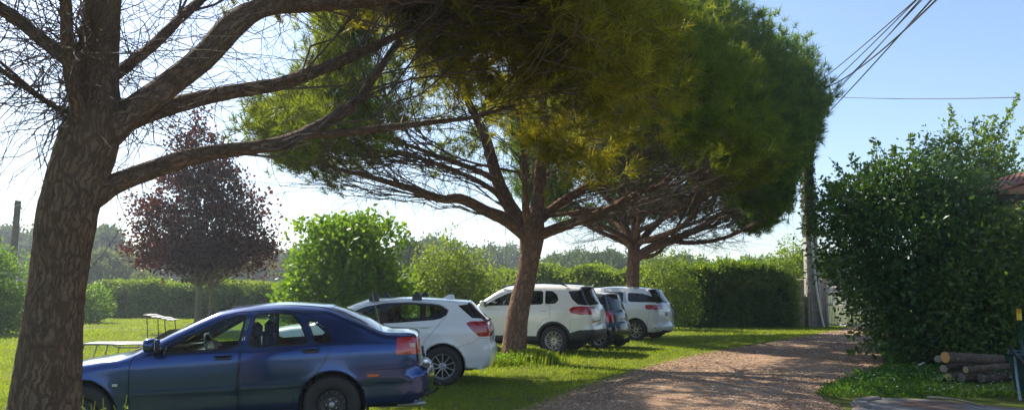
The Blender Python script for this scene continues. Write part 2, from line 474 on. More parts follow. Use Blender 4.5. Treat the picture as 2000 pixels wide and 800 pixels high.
def make_car(name, label, S, wheel_pt, yaw, group='cars parked in a row on the grass'):
    """wheel_pt: ground point under the near rear wheel; yaw: turn of the heading away from straight left"""
    sh = Shape(S); L, W = S['L'], S['W']; xc = L / 2
    H = np.array([-math.cos(yaw), math.sin(yaw), 0]); Nn = np.array([-math.sin(yaw), -math.cos(yaw), 0])
    org = np.array(wheel_pt, float) + H * (S['ra'] - xc) - Nn * (W / 2 - 0.1)
    org[2] = 0
    root = empty(name, org, math.atan2(H[1], H[0]))
    tag(root, label, 'car', group)
    acc = {}
    def put(key, nm, mat, V, F, N, mi=0):
        a = acc.setdefault(key, dict(name=nm, mats=[], V=[], F=[], N=[], mi=[], n=0))
        if mat not in a['mats']: a['mats'].append(mat)
        a['V'].append(V); a['N'].append(N); a['F'] += [tuple(i + a['n'] for i in f) for f in F]
        a['mi'] += [a['mats'].index(mat)] * len(F); a['n'] += len(V)
    body = M[S['paint']]
    # ---- side surface
    pts = [tuple(p) for p in sh.outline]; ne = len(pts)
    edges = [(i, (i + 1) % ne) for i in range(ne)]
    def addpoly(pl):
        q = densify(pl); b = len(pts); k = len(q)
        pts.extend(map(tuple, q)); edges.extend((b + i, b + (i + 1) % k) for i in range(k))
    regs = []
    for (key, nm, mat, poly, ins, band) in S['side']:
        poly = np.array(poly, float)
        if ins:
            inner = offset_poly(poly, ins)
            regs.append((inner, key, nm, mat)); addpoly(inner)
            if band: regs.append((poly, *band)); addpoly(poly)
        else:
            regs.append((poly, key, nm, mat)); addpoly(poly)
    # rings following the rounded edge, and a plain grid inside
    T = np.gradient(sh.up[:, :2], axis=0); T = unit(T)
    Nin = np.stack([T[:, 1], -T[:, 0]], 1)
    cand = []
    for f in (0.03, 0.10, 0.22, 0.4, 0.65, 1.0):
        q = sh.up[:, :2] + Nin * (sh.up[:, 2:3] * f)
        D = seg_dist(q, sh.A, sh.B).min(1)
        ok = inside(q, sh.outline) & (D > sh.up[:, 2] * f * 0.93)
        cand.append(q[ok])
    for d in (0.006, 0.022):
        q = sh.bot; Tb = unit(np.gradient(q, axis=0)); q = q + np.stack([Tb[:, 1], -Tb[:, 0]], 1) * d
        cand.append(q[inside(q, sh.outline)])
    g = np.stack(np.meshgrid(np.arange(0.02, L, 0.045), np.arange(0.15, 1.8, 0.04)), -1).reshape(-1, 2)
    g = g + RNG.uniform(-0.004, 0.004, g.shape)
    g = g[inside(g, sh.outline)]
    g = g[seg_dist(g, sh.A, sh.B).min(1) > 0.03]
    cand.append(g)
    c = np.vstack(cand)
    for (poly, *_r) in regs:
        q = densify(poly); c = c[seg_dist(c, q, np.roll(q, -1, 0)).min(1) > 0.007]
    pts.extend(map(tuple, c))
    r = delaunay_2d_cdt([Vector(p) for p in pts], edges, [], 0, 1e-5)
    V2 = np.array([tuple(v) for v in r[0]]); T3 = np.array([f for f in r[2] if len(f) == 3])
    cen = V2[T3].mean(1)
    a = V2[T3]; ar = 0.5 * ((a[:, 1, 0] - a[:, 0, 0]) * (a[:, 2, 1] - a[:, 0, 1]) - (a[:, 2, 0] - a[:, 0, 0]) * (a[:, 1, 1] - a[:, 0, 1]))
    keep = inside(cen, sh.outline) & (np.abs(ar) > 1e-9)
    T3, cen, ar = T3[keep], cen[keep], ar[keep]
    T3 = np.where((ar > 0)[:, None], T3, T3[:, ::-1])            # uniform winding
    Y = sh.y(V2); N2 = sh.normals(V2)
    which = np.full(len(cen), -1)
    for k in range(len(regs) - 1, -1, -1):
        which[inside(cen, regs[k][0])] = k
    for k in range(-1, len(regs)):
        F = T3[which == k]
        if not len(F): continue
        u, inv = np.unique(F, return_inverse=True); inv = inv.reshape(F.shape)
        if k < 0: key, nm, mk_ = 'body', 'body', S['paint']
        else: _, key, nm, mk_ = regs[k]
        dy = {'seam': -0.010, 'window': -0.006, 'quarter_window': -0.006, 'window_trim': -0.003}.get(nm, 0.0)
        if nm == 'seam': key, nm, mk_ = 'body', 'body', 'black'
        for sd in (1, -1):
            VV = np.stack([xc - V2[u, 0], sd * (Y[u] + dy), V2[u, 1]], 1)
            NN = N2[u] * [1, sd, 1]
            FF = inv if sd > 0 else inv[:, ::-1]
            kk = key if key in ('body', 'bumper', 'bumper_front', 'cladding') else key + str(sd)
            put(kk, nm, M[mk_], VV, FF.tolist(), NN)
    # ---- centre strip along the outline
    up = sh.up; vs = np.array([-1, -.9, -.78, -.62, -.45, -.25, 0, .25, .45, .62, .78, .9, 1.0])
    ye = sh.y(up[:, :2])
    Nout = -Nin
    bulge = np.array([dict(S['bulge']).get(l, 0.03) for l in sh.lab] + [0.02])
    kz = np.ones(9) / 9
    bulge = np.convolve(np.pad(bulge, 4, 'edge'), kz, 'valid')
    G = np.zeros((len(up), len(vs), 3))
    for j, v in enumerate(vs):
        b = (bulge * (1 - v * v))[:, None] * Nout
        G[:, j, 0] = xc - (up[:, 0] + b[:, 0]); G[:, j, 1] = v * ye; G[:, j, 2] = up[:, 1] + b[:, 1]
    d1 = np.gradient(G, axis=0); d2 = np.gradient(G, axis=1)
    GN = unit(np.cross(d2, d1))
    ref = np.stack([-Nout[:, 0], np.zeros(len(up)), Nout[:, 1]], 1)[:, None, :]
    sg = np.sign((GN * ref).sum(-1, keepdims=True)); GN = GN * sg
    # blend the outermost rows towards the side surface's own normals
    SN = sh.normals(up[:, :2] + Nin * 0.002)
    for j, sd in ((0, -1), (len(vs) - 1, 1)):
        GN[:, j] = unit(GN[:, j] * 1.4 + SN * [1, sd, 1] * 0.6)
    nv = len(vs)
    Vf = G.reshape(-1, 3); Nf = GN.reshape(-1, 3)
    cells = {}
    for i in range(len(up) - 1):
        for j in range(nv - 1):
            lab = sh.lab[i]; vm = 0.5 * (vs[j] + vs[j + 1]); zm = 0.5 * (up[i, 1] + up[i + 1, 1]); xm = 0.5 * (up[i, 0] + up[i + 1, 0])
            for (l0, z0, z1, v0, v1, nl) in S['strip']:
                if (l0 is None or l0 == lab) and z0 <= zm <= z1 and v0 <= abs(vm) <= v1 and (l0 is not None or xm > L * 0.6):
                    lab = nl; break
            cells.setdefault((lab, (1 if vm > 0 else -1) if lab.endswith('lamp') else 0), []).append((i, j))
    for (lab, sd), cl in cells.items():
        nm, mk_, key = S['strip_parts'].get(lab, (lab, S['paint'], lab))
        F = []
        for i, j in cl:
            q = (i * nv + j, i * nv + j + 1, (i + 1) * nv + j + 1, (i + 1) * nv + j)
            n = np.cross(Vf[q[1]] - Vf[q[0]], Vf[q[3]] - Vf[q[0]])
            F.append(q if n @ Nf[q[0]] > 0 else q[::-1])
        F = np.array(F); u, inv = np.unique(F, return_inverse=True); inv = inv.reshape(F.shape)
        off = -0.004 if 'window' in nm or nm == 'windscreen' else 0
        put(key + (str(sd) if sd else ''), nm, M[mk_], Vf[u] + Nf[u] * off, inv.tolist(), Nf[u])
    parts = {}
    for key, a in acc.items():
        parts[key] = mk(a['name'], np.vstack(a['V']), a['F'], a['mats'], root, True, None, np.vstack(a['N']), a['mi'])
    # ---- dark inner lining under the belt line, floor and arch liners
    lin = MB()
    m = (cen[:, 1] < sh.belt(cen[:, 0]) - 0.03) & (cen[:, 0] > 0.9) & (cen[:, 0] < L - 0.35)
    for sd in (1, -1):
        VV = np.stack([xc - V2[:, 0], sd * (np.clip(Y, 0.3, 9) - 0.05), V2[:, 1]], 1)
        F = T3[m]; u, inv = np.unique(F, return_inverse=True); lin.add(VV[u], inv.reshape(F.shape))
    lin.build('door_lining', M['cabin'], root)
    fl = MB()
    fl.box((0, 0, 0.36), (L - 0.7, W - 0.52, 0.26), 0.03)
    for cx in (S['fa'], S['ra']):
        for sd in (1, -1):
            R = S['arch'] + 0.004; a_ = np.linspace(rad(-35), rad(215), 30)
            y1 = sd * (W / 2 - 0.035); y0 = sd * (W / 2 - 0.34)
            P = [(xc - cx + R * math.cos(t), S['wz'] + R * math.sin(t)) for t in a_]
            VV = [(p[0], y1, p[1]) for p in P] + [(p[0], y0, p[1]) for p in P]
            k = len(P); fl.add(VV, [(i, i + 1, k + i + 1, k + i) for i in range(k - 1)] + [tuple(range(k, 2 * k))])
    fl.build('underbody', M['under'], root)
    # ---- wheels
    rw = S['wr']
    proto = None
    for cx, sd in ((S['ra'], 1), (S['fa'], 1), (S['ra'], -1), (S['fa'], -1)):
        loc = (xc - cx, sd * (W / 2 - 0.115), rw)
        if proto is None:
            proto = make_wheel(root, S); o = proto
        else:
            o = proto.copy(); COL.objects.link(o); o.parent = root
            for chd in list(proto.children):
                c2 = chd.copy(); COL.objects.link(c2); c2.parent = o
        o.location = loc
        o.rotation_euler = (0, 0, 0) if sd > 0 else (0, 0, math.pi)
        if sd > 0 and cx == S['fa']: o.rotation_euler = (0, 0.3, 0)
    cabin(root, S, xc)
    return root, sh, parts, xc

def make_wheel(root, S):
    R, w, rr = S['wr'], S.get('tw', 0.20), S['rim_r']
    h = w / 2
    t = MB()
    prof = [(rr - 0.012, -h * .82), (rr + 0.01, -h * .95), ((R + rr) / 2, -h), (R - 0.03, -h * .96), (R - 0.008, -h * .80), (R, -h * .6), (R, h * .6),
            (R - 0.008, h * .80), (R - 0.03, h * .96), ((R + rr) / 2, h), (rr + 0.01, h * .95), (rr - 0.012, h * .82)]
    t.lathe(prof, 48)
    tyre = t.build('wheel', M['rubber'], root, True)
    kind = S['rim']
    rm = MB()
    rm.lathe([(rr - 0.012, -h * .82), (rr - 0.03, -h * .6), (rr - 0.03, h * .55), (rr - 0.012, h * .78), (rr, h * .86), (rr + 0.006, h * .80), (rr - 0.005, h * .70)], 48)
    n = S.get('spokes', 5)
    y0 = h * 0.62
    if kind == 'steel':
        rm.lathe([(rr - 0.03, y0 * .3), (rr - 0.045, y0 * .9), (rr - 0.075, y0 * 1.05), (0.085, y0 * .75), (0.055, y0 * .95), (0.0, y0 * .95)], 48)
    else:
        for i in range(n):
            for k in ((-1, 1) if S.get('twin') else (0,)):
                a0 = 2 * math.pi * i / n + k * S.get('tin', 0.10); a1 = 2 * math.pi * i / n + k * S.get('tout', 0.10)
                b = S.get('sw', 0.02)
                Vs = []
                for (r_, a_, wd, yy) in ((0.035, a0, b * 1.1, y0 * 1.0), (rr * 0.55, (a0 + a1) / 2, b * .8, y0 * 1.12), (rr - 0.008, a1, b, y0 * 1.18)):
                    c, s_ = math.cos(a_), math.sin(a_)
                    for q, dy in ((-1, -0.02), (-.7, 0), (.7, 0), (1, -0.02)):
                        Vs.append((r_ * c - q * wd * s_ * .5, yy + dy, r_ * s_ + q * wd * c * .5))
                F = [(l * 4 + j, l * 4 + j + 1, l * 4 + 5 + j, l * 4 + 4 + j) for l in range(2) for j in range(3)]
                rm.add(Vs, F)
        rm.lathe([(0.060, y0 * .6), (0.058, y0 * .98), (0.045, y0 * 1.08), (0.0, y0 * 1.1)], 24)
    rim = rm.build('rim', M['steel_black' if kind == 'steel' else 'alloy'], tyre, False)
    d = MB()
    d.lathe([(rr - 0.035, -0.01), (0.0, -0.005)], 32)
    if kind == 'steel':
        for i in range(14):
            a = i * 2 * math.pi / 14
            d.lathe([(0.016, 0.0), (0.0, 0.0005)], 10, c=(math.cos(a) * (rr - 0.06), y0 * .99 + 0.003, math.sin(a) * (rr - 0.06)))
        d.build('brake_disc', M['under'], tyre)
        hb = MB(); hb.lathe([(0.032, y0 * .9), (0.032, y0 * 1.15), (0.024, y0 * 1.3), (0, y0 * 1.32)], 20)
        for i in range(5):
            a = i * 2 * math.pi / 5
            hb.lathe([(0.009, y0 * .9), (0.009, y0 * 1.15), (0, y0 * 1.18)], 8, c=(math.cos(a) * 0.058, 0, math.sin(a) * 0.058))
        hb.build('hub_cap', M['galv'], tyre, True)
    else:
        d.lathe([(0.13, 0.012), (0.13, 0.004)], 32)
        d.build('brake_disc', M['under'], tyre)
        if S.get('roundel'):
            for q, m_ in ((0, 'plate_blue'), (1, 'plate')):
                rb = MB()
                for st in (q, q + 2):
                    a = np.linspace(st * math.pi / 2, (st + 1) * math.pi / 2, 7)
                    P = [(0, y0 * 1.1 + 0.002, 0)] + [(0.026 * math.cos(t_), y0 * 1.1 + 0.0015, 0.026 * math.sin(t_)) for t_ in a]
                    rb.add(P, [tuple(range(len(P)))[::-1]])
                rb.build('hub_emblem', M[m_], tyre)
        else:
            rb = MB(); rb.lathe([(0.026, y0 * 1.05), (0.024, y0 * 1.1 + 0.004), (0, y0 * 1.1 + 0.005)], 20)
            rb.build('hub_cap', M['plastic'], tyre, True)
    return tyre

def cabin(root, S, xc):
    C = S['cab']; mat = M[S.get('seatmat', 'seat')]; W = S['W']
    b = MB(); zb = C['z']
    def seat(x, y, w, bench=False):
        s = MB()
        s.box((xc - x, y, 0.42), (0.50, w, 0.18), 0.05)
        for k in range(4):
            f = k / 3
            s.box((xc - (x + 0.24 + 0.13 * f), y, 0.52 + (C['back'] - 0.60) * f), (0.13 - 0.03 * f, w * (1 - 0.12 * f), 0.30), 0.045)
        o = s.build('seat', mat, root, True)
        for yy in ((y,) if not bench else (y - w * .3, y + w * .3)):
            hd = MB(); hd.box((xc - (x + 0.41), yy, C['back'] + 0.10), (0.10, 0.25, 0.19), 0.045)
            hd.tube([(xc - (x + .40), yy - .05, C['back'] - .08), (xc - (x + .40), yy - .05, C['back'] + .06)], 0.007, 6)
            hd.tube([(xc - (x + .40), yy + .05, C['back'] - .08), (xc - (x + .40), yy + .05, C['back'] + .06)], 0.007, 6)
            hd.build('headrest', mat, o, True)
    seat(C['front'], 0.37, 0.50); seat(C['front'], -0.37, 0.50)
    if C.get('rear'): seat(C['rear'], 0, 1.25, True)
    d = MB()
    d.box((xc - C['dash'], 0, zb - 0.07), (0.55, W - 0.32, 0.20), 0.07)
    d.box((xc - C['dash'] - 0.2, 0, zb - 0.3), (0.25, W - 0.34, 0.4), 0.05)
    dash = d.build('dashboard', M['cabin'], root, True)
    s = MB(); cx, cz = xc - C['dash'] - 0.42, zb - 0.02
    a = np.linspace(0, 2 * math.pi, 25)
    pts = [(cx + 0.055 * math.sin(t), 0.37 + 0.185 * math.cos(t), cz + 0.175 * math.sin(t)) for t in a]
    s.tube(pts, 0.015, 7, False)
    s.tube([(cx, 0.37, cz), (cx + 0.22, 0.37, cz - 0.08)], 0.03, 8)
    s.box((cx, 0.37, cz), (0.03, 0.34, 0.05), 0.012); s.box((cx, 0.37, cz - .05), (0.03, 0.05, 0.14), 0.012)
    s.build('steering_wheel', M['seat_light'], root, True)
    mr = MB(); mr.box((xc - C['mir'][0], 0, C['mir'][1]), (0.03, 0.22, 0.06), 0.015)
    mr.build('interior_mirror', M['cabin'], root, True)

def lump(mb, c, d, n=14, p=2.6, taper=0.0):
    """superellipsoid lump"""
    u = np.linspace(-math.pi / 2, math.pi / 2, n // 2 + 1); v = np.linspace(0, 2 * math.pi, n, endpoint=False)
    def sp(x): return np.sign(x) * np.abs(x) ** (2 / p)
    V = []
    for a in u:
        for b in v:
            x, y, z = sp(math.cos(a)) * sp(math.cos(b)), sp(math.cos(a)) * sp(math.sin(b)), sp(math.sin(a))
            V.append((c[0] + x * d[0] / 2 * (1 - taper * y), c[1] + y * d[1] / 2, c[2] + z * d[2] / 2 * (1 - taper * y)))
    F = [(i * n + j, i * n + (j + 1) % n, (i + 1) * n + (j + 1) % n, (i + 1) * n + j) for i in range(len(u) - 1) for j in range(n)]
    mb.add(V, F)

def door_mirror(root, xc, x, z, W, mat, s=1.0):
    for sd in (1, -1):
        b = MB(); lump(b, (xc - x, sd * (W / 2 + 0.09), z + 0.02), (0.13 * s, 0.22 * s, 0.15 * s), 16, 3.0)
        o = b.build('door_mirror', mat, root, True)
        q = MB(); q.box((xc - x - 0.02, sd * (W / 2 - 0.02), z - 0.03), (0.09, 0.12, 0.06), 0.02)
        q.build('mirror_foot', M['plastic'], o, True)
        g = MB(); g.box((xc - x - 0.066 * s, sd * (W / 2 + 0.09), z + 0.02), (0.004, 0.17 * s, 0.11 * s), 0.0015)
        g.build('mirror_glass', M['chrome'], o)

def handle(root, sh, xc, x, z, mat, w=0.2, flap=False):
    for sd in (1, -1):
        y = float(sh.y(np.array([[x, z]]))[0])
        b = MB()
        if flap: b.box((xc - x, sd * (y - 0.004), z), (w, 0.016, 0.055), 0.007)
        else: lump(b, (xc - x, sd * (y + 0.018), z), (w, 0.028, 0.030), 12, 3.0)
        o = b.build('door_handle', mat, root, True)
        d = MB(); d.box((xc - x, sd * (y - 0.0005), z - (0.014 if flap else 0.012)), (w * (0.78 if flap else 0.55), 0.018 if flap else 0.008, 0.02), 0.003)
        d.build('handle_recess', M['black'], o)

def on_side(root, sh, xc, nm, x, z, d, mat, sides=(1, -1), r=0.004, out=0.0):
    for sd in sides:
        y = float(sh.y(np.array([[x, z]]))[0])
        b = MB(); b.box((xc - x, sd * (y + out), z), d, r); b.build(nm, mat, root)

SEAM = ('seam', 'seam', 'black')
TRIM = ('window_trim', 'window_trim', 'black')

# --- blue saloon
def car_blue():
    L = 4.48
    S = dict(L=L, W=1.72, ra=3.42, fa=0.86, arch=0.345, wr=0.305, wz=0.31, sill=0.205, rear_bot=0.27, rim_r=0.195, rim='steel', paint='blue', plan=0.07, flare=0.014,
        belt=[(0.0, 0.80), (1.3, 0.885), (3.4, 0.955), (4.48, 0.97)],
        section=[(-0.8, 0.10), (-0.70, 0.055), (-0.60, 0.03), (-0.44, 0.018), (-0.43, 0.006), (-0.25, 0.0), (-0.1, 0.004), (-0.02, 0.022), (0.03, 0.05), (0.2, 0.125), (0.43, 0.255), (0.6, 0.35)],
        bulge=[('front_bumper', 0.09), ('hood', 0.035), ('windscreen', 0.06), ('roof', 0.028), ('rear_window', 0.045), ('trunk', 0.02), ('rear_face', 0.035), ('rear_bumper', 0.05)],
        prof=[(.12, .22, .05, 'front_bumper'), (.03, .32, .25), (0, .45, .30), (.03, .58, .28), (.10, .66, .22, 'hood'), (.24, .72, .14), (.6, .795, .11), (1.0, .85, .10),
              (1.30, .895, .09, 'windscreen'), (1.75, 1.13, .085), (2.10, 1.295, .09), (2.26, 1.34, .10, 'roof'), (2.6, 1.378, .11), (2.9, 1.382, .11), (3.2, 1.36, .11),
              (3.38, 1.325, .10, 'rear_window'), (3.66, 1.20, .09), (3.93, 1.068, .09, 'trunk'), (4.1, 1.045, .10), (4.26, 1.035, .12),
              (4.335, .99, .15, 'rear_face'), (4.365, .86, .19), (4.375, .72, .21), (4.39, .67, .24, 'rear_bumper'), (4.465, .62, .27), (4.48, .5, .28), (4.45, .36, .28), (4.36, .27, .20)])
    fd = [(1.34, .27), (1.33, .5), (1.335, .8), (1.37, .89), (1.62, .985), (2.0, 1.175), (2.22, 1.275), (2.38, 1.318), (2.515, 1.322), (2.465, .92), (2.44, .6), (2.445, .27)]
    rd = [(2.455, .27), (2.45, .6), (2.475, .92), (2.525, 1.323), (2.85, 1.33), (3.03, 1.30), (3.22, 1.22), (3.40, 1.07), (3.45, .98), (3.40, .9), (3.36, .78), (3.28, .66), (3.12, .56), (3.03, .42), (3.01, .27)]
    fg = soften([(1.57, .90), (1.95, 1.105), (2.2, 1.235), (2.36, 1.288), (2.49, 1.295), (2.44, .92)])
    rg = soften([(2.53, .925), (2.565, 1.298), (2.85, 1.305), (2.985, 1.288), (3.09, 1.17), (3.19, .955)])
    qg = soften([(3.13, 1.23), (3.20, 1.21), (3.38, 1.06), (3.425, .995), (3.38, .962), (3.24, .958)])
    S['side'] = [('fwin', 'window', 'glass', fg, 0.022, TRIM), ('rwin', 'window', 'glass', rg, 0.022, TRIM), ('qwin', 'quarter_window', 'glass', qg, 0.014, TRIM),
        ('mirror_base', 'window_trim', 'black', [(1.47, .885), (1.60, .955), (1.63, .90)], 0, None),
        ('fdoor', 'front_door', 'blue', fd, 0.009, SEAM), ('rdoor', 'rear_door', 'blue', rd, 0.009, SEAM),
        ('lamp', 'tail_lamp', 'lamp_red', [(4.12, .99), (4.11, .815), (4.6, .80), (4.6, 1.0)], 0, None),
        ('flap', 'fuel_flap', 'blue', soften([(3.58, .74), (3.73, .74), (3.735, .87), (3.575, .87)]), 0.004, SEAM),
        ('bumper', 'bumper', 'blue', [(3.775, .25), (3.775, .66), (4.6, .675), (4.6, .2)], 0.005, SEAM),
        ('bumper_front', 'bumper', 'blue', [(-.2, .2), (-.2, .63), (.50, .60), (.50, .2)], 0.005, SEAM)]
    S['strip'] = [(None, .80, 1.0, .55, 1.0, 'lamp'), ('hood', .60, .70, 0.0, .40, 'grille'), ('hood', .60, .71, .42, 1.0, 'headlamp'), ('front_bumper', .60, .70, .42, 1, 'headlamp')]
    S['strip_parts'] = dict(front_bumper=('bumper', 'blue', 'bumper_front'), hood=('bonnet', 'blue', 'hood'), windscreen=('windscreen', 'glass', 'ws'), roof=('roof', 'blue', 'roof'),
        rear_window=('rear_window', 'glass', 'rw'), trunk=('boot_lid', 'blue', 'boot'), rear_face=('boot_lid', 'blue', 'boot'), rear_bumper=('bumper', 'blue', 'bumper'),
        lamp=('tail_lamp', 'lamp_red', 'lamp'), grille=('grille', 'plastic', 'grille'), headlamp=('headlamp', 'lamp_white', 'hl'))
    S['cab'] = dict(z=.93, dash=1.62, front=2.12, rear=2.95, back=1.0, mir=(2.12, 1.22)); S['seatmat'] = 'seat'
    g = ground(660, 829)
    root, sh, parts, xc = make_car('blue_saloon', 'dark blue metallic four door saloon car beside the thick near pine trunk', S, (-1.94, 8.52, 0), rad(-6))
    root.rotation_euler[1] = rad(1.5); root.location.z = -0.038
    door_mirror(root, xc, 1.58, .985, 1.72, M['blue'])
    handle(root, sh, xc, 2.29, .845, M['blue'], .19, True); handle(root, sh, xc, 3.20, .885, M['blue'], .19, True)
    # rub strips, markers, sill cover
    for x0, x1 in ((1.37, 2.425), (2.475, 3.00)):
        for sd in (1, -1):
            b = MB(); xs = np.linspace(x0, x1, 12); zz = np.interp(xs, [1.3, 3.1], [.50, .535])
            ys = sh.y(np.stack([xs, zz], 1))
            V = []
            for x, y, z in zip(xs, ys, zz):
                V += [(xc - x, sd * (y - .004), z - .028), (xc - x, sd * (y + .012), z - .02), (xc - x, sd * (y + .014), z + .018), (xc - x, sd * (y - .004), z + .030)]
            F = [(i * 4 + j, i * 4 + 4 + j, i * 4 + 5 + j, i * 4 + 1 + j)[::sd] for i in range(11) for j in range(3)]
            b.add(V, F + [(0, 1, 2, 3), (44, 45, 46, 47)]); b.build('rub_strip', M['blue'], root)
    for sd in (1, -1):
        b = MB(); xs = np.linspace(1.25, 3.03, 10)
        ys = sh.y(np.stack([xs, np.full(10, .25)], 1)); V = []
        for x, y in zip(xs, ys): V += [(xc - x, sd * (y - .03), .18), (xc - x, sd * (y + .006), .195), (xc - x, sd * (y + .012), .262), (xc - x, sd * (y - .01), .28)]
        b.add(V, [(i * 4 + j, i * 4 + 4 + j, i * 4 + 5 + j, i * 4 + 1 + j)[::sd] for i in range(9) for j in range(3)])
        b.build('sill_cover', M['plastic'], root)
        y = float(sh.y(np.array([[3.80, .4]]))[0])
        b = MB(); b.box((xc - 3.79, sd * (y - .13), .25), (.012, .24, .16), .003); b.build('mudflap', M['plastic'], root)
    on_side(root, sh, xc, 'side_marker', 3.86, .60, (.12, .016, .030), M['lamp_orange'])
    on_side(root, sh, xc, 'side_marker', 1.20, .60, (.055, .016, .028), M['lamp_white'])
    for sd in (1, -1):       # clear reversing lens
        b = MB(); y = float(sh.y(np.array([[4.27, .91]]))[0]); b.box((xc - 4.27, sd * (y + .001), .905), (.10, .012, .045), .004, rz=-sd * .35)
        b.build('reversing_lens', M['lamp_white'], root)
    # grey rear bumper insert, tow hook, exhaust, aerial, wipers
    b = MB(); b.tube([(xc - 4.40, .25, .30), (xc - 4.52, .25, .33), (xc - 4.57, .25, .38)], .016, 8); lump(b, (xc - 4.575, .25, .42), (.05, .05, .05), 10)
    b.box((xc - 4.40, .25, .31), (.12, .14, .05), .01)
    b.build('tow_bar', M['plastic'], root, True)
    b = MB(); b.tube([(xc - 3.9, .55, .24), (xc - 4.42, .55, .25)], .024, 10, False); b.build('exhaust_pipe', M['galv'], root, True)
    b = MB(); b.tube([(xc - 3.96, .62, 1.03), (xc - 3.93, .625, 1.12), (xc - 3.84, .63, 1.50)], [.006, .003, .002], 6); b.build('aerial', M['galv'], root)
    b = MB()
    for y0, y1 in ((.60, .02), (.02, -.52)):
        b.tube([(xc - 1.30, y0, .935), (xc - 1.42, y0 - .1, .985), (xc - 1.48, y1 + .1, 1.045), (xc - 1.46, y1, 1.05)], .008, 6)
    b.build('wiper', M['plastic'], root)
    b = MB(); b.box((xc - 4.425, 0, .80), (.012, .50, .11), .004); b.build('number_plate', M['plate'], root)
    b = MB(); b.tube([(xc - 1.60, .765, .905), (xc - 3.14, .76, .955)], .006, 6); b.build('window_strip', M['chrome'], root)
    return root

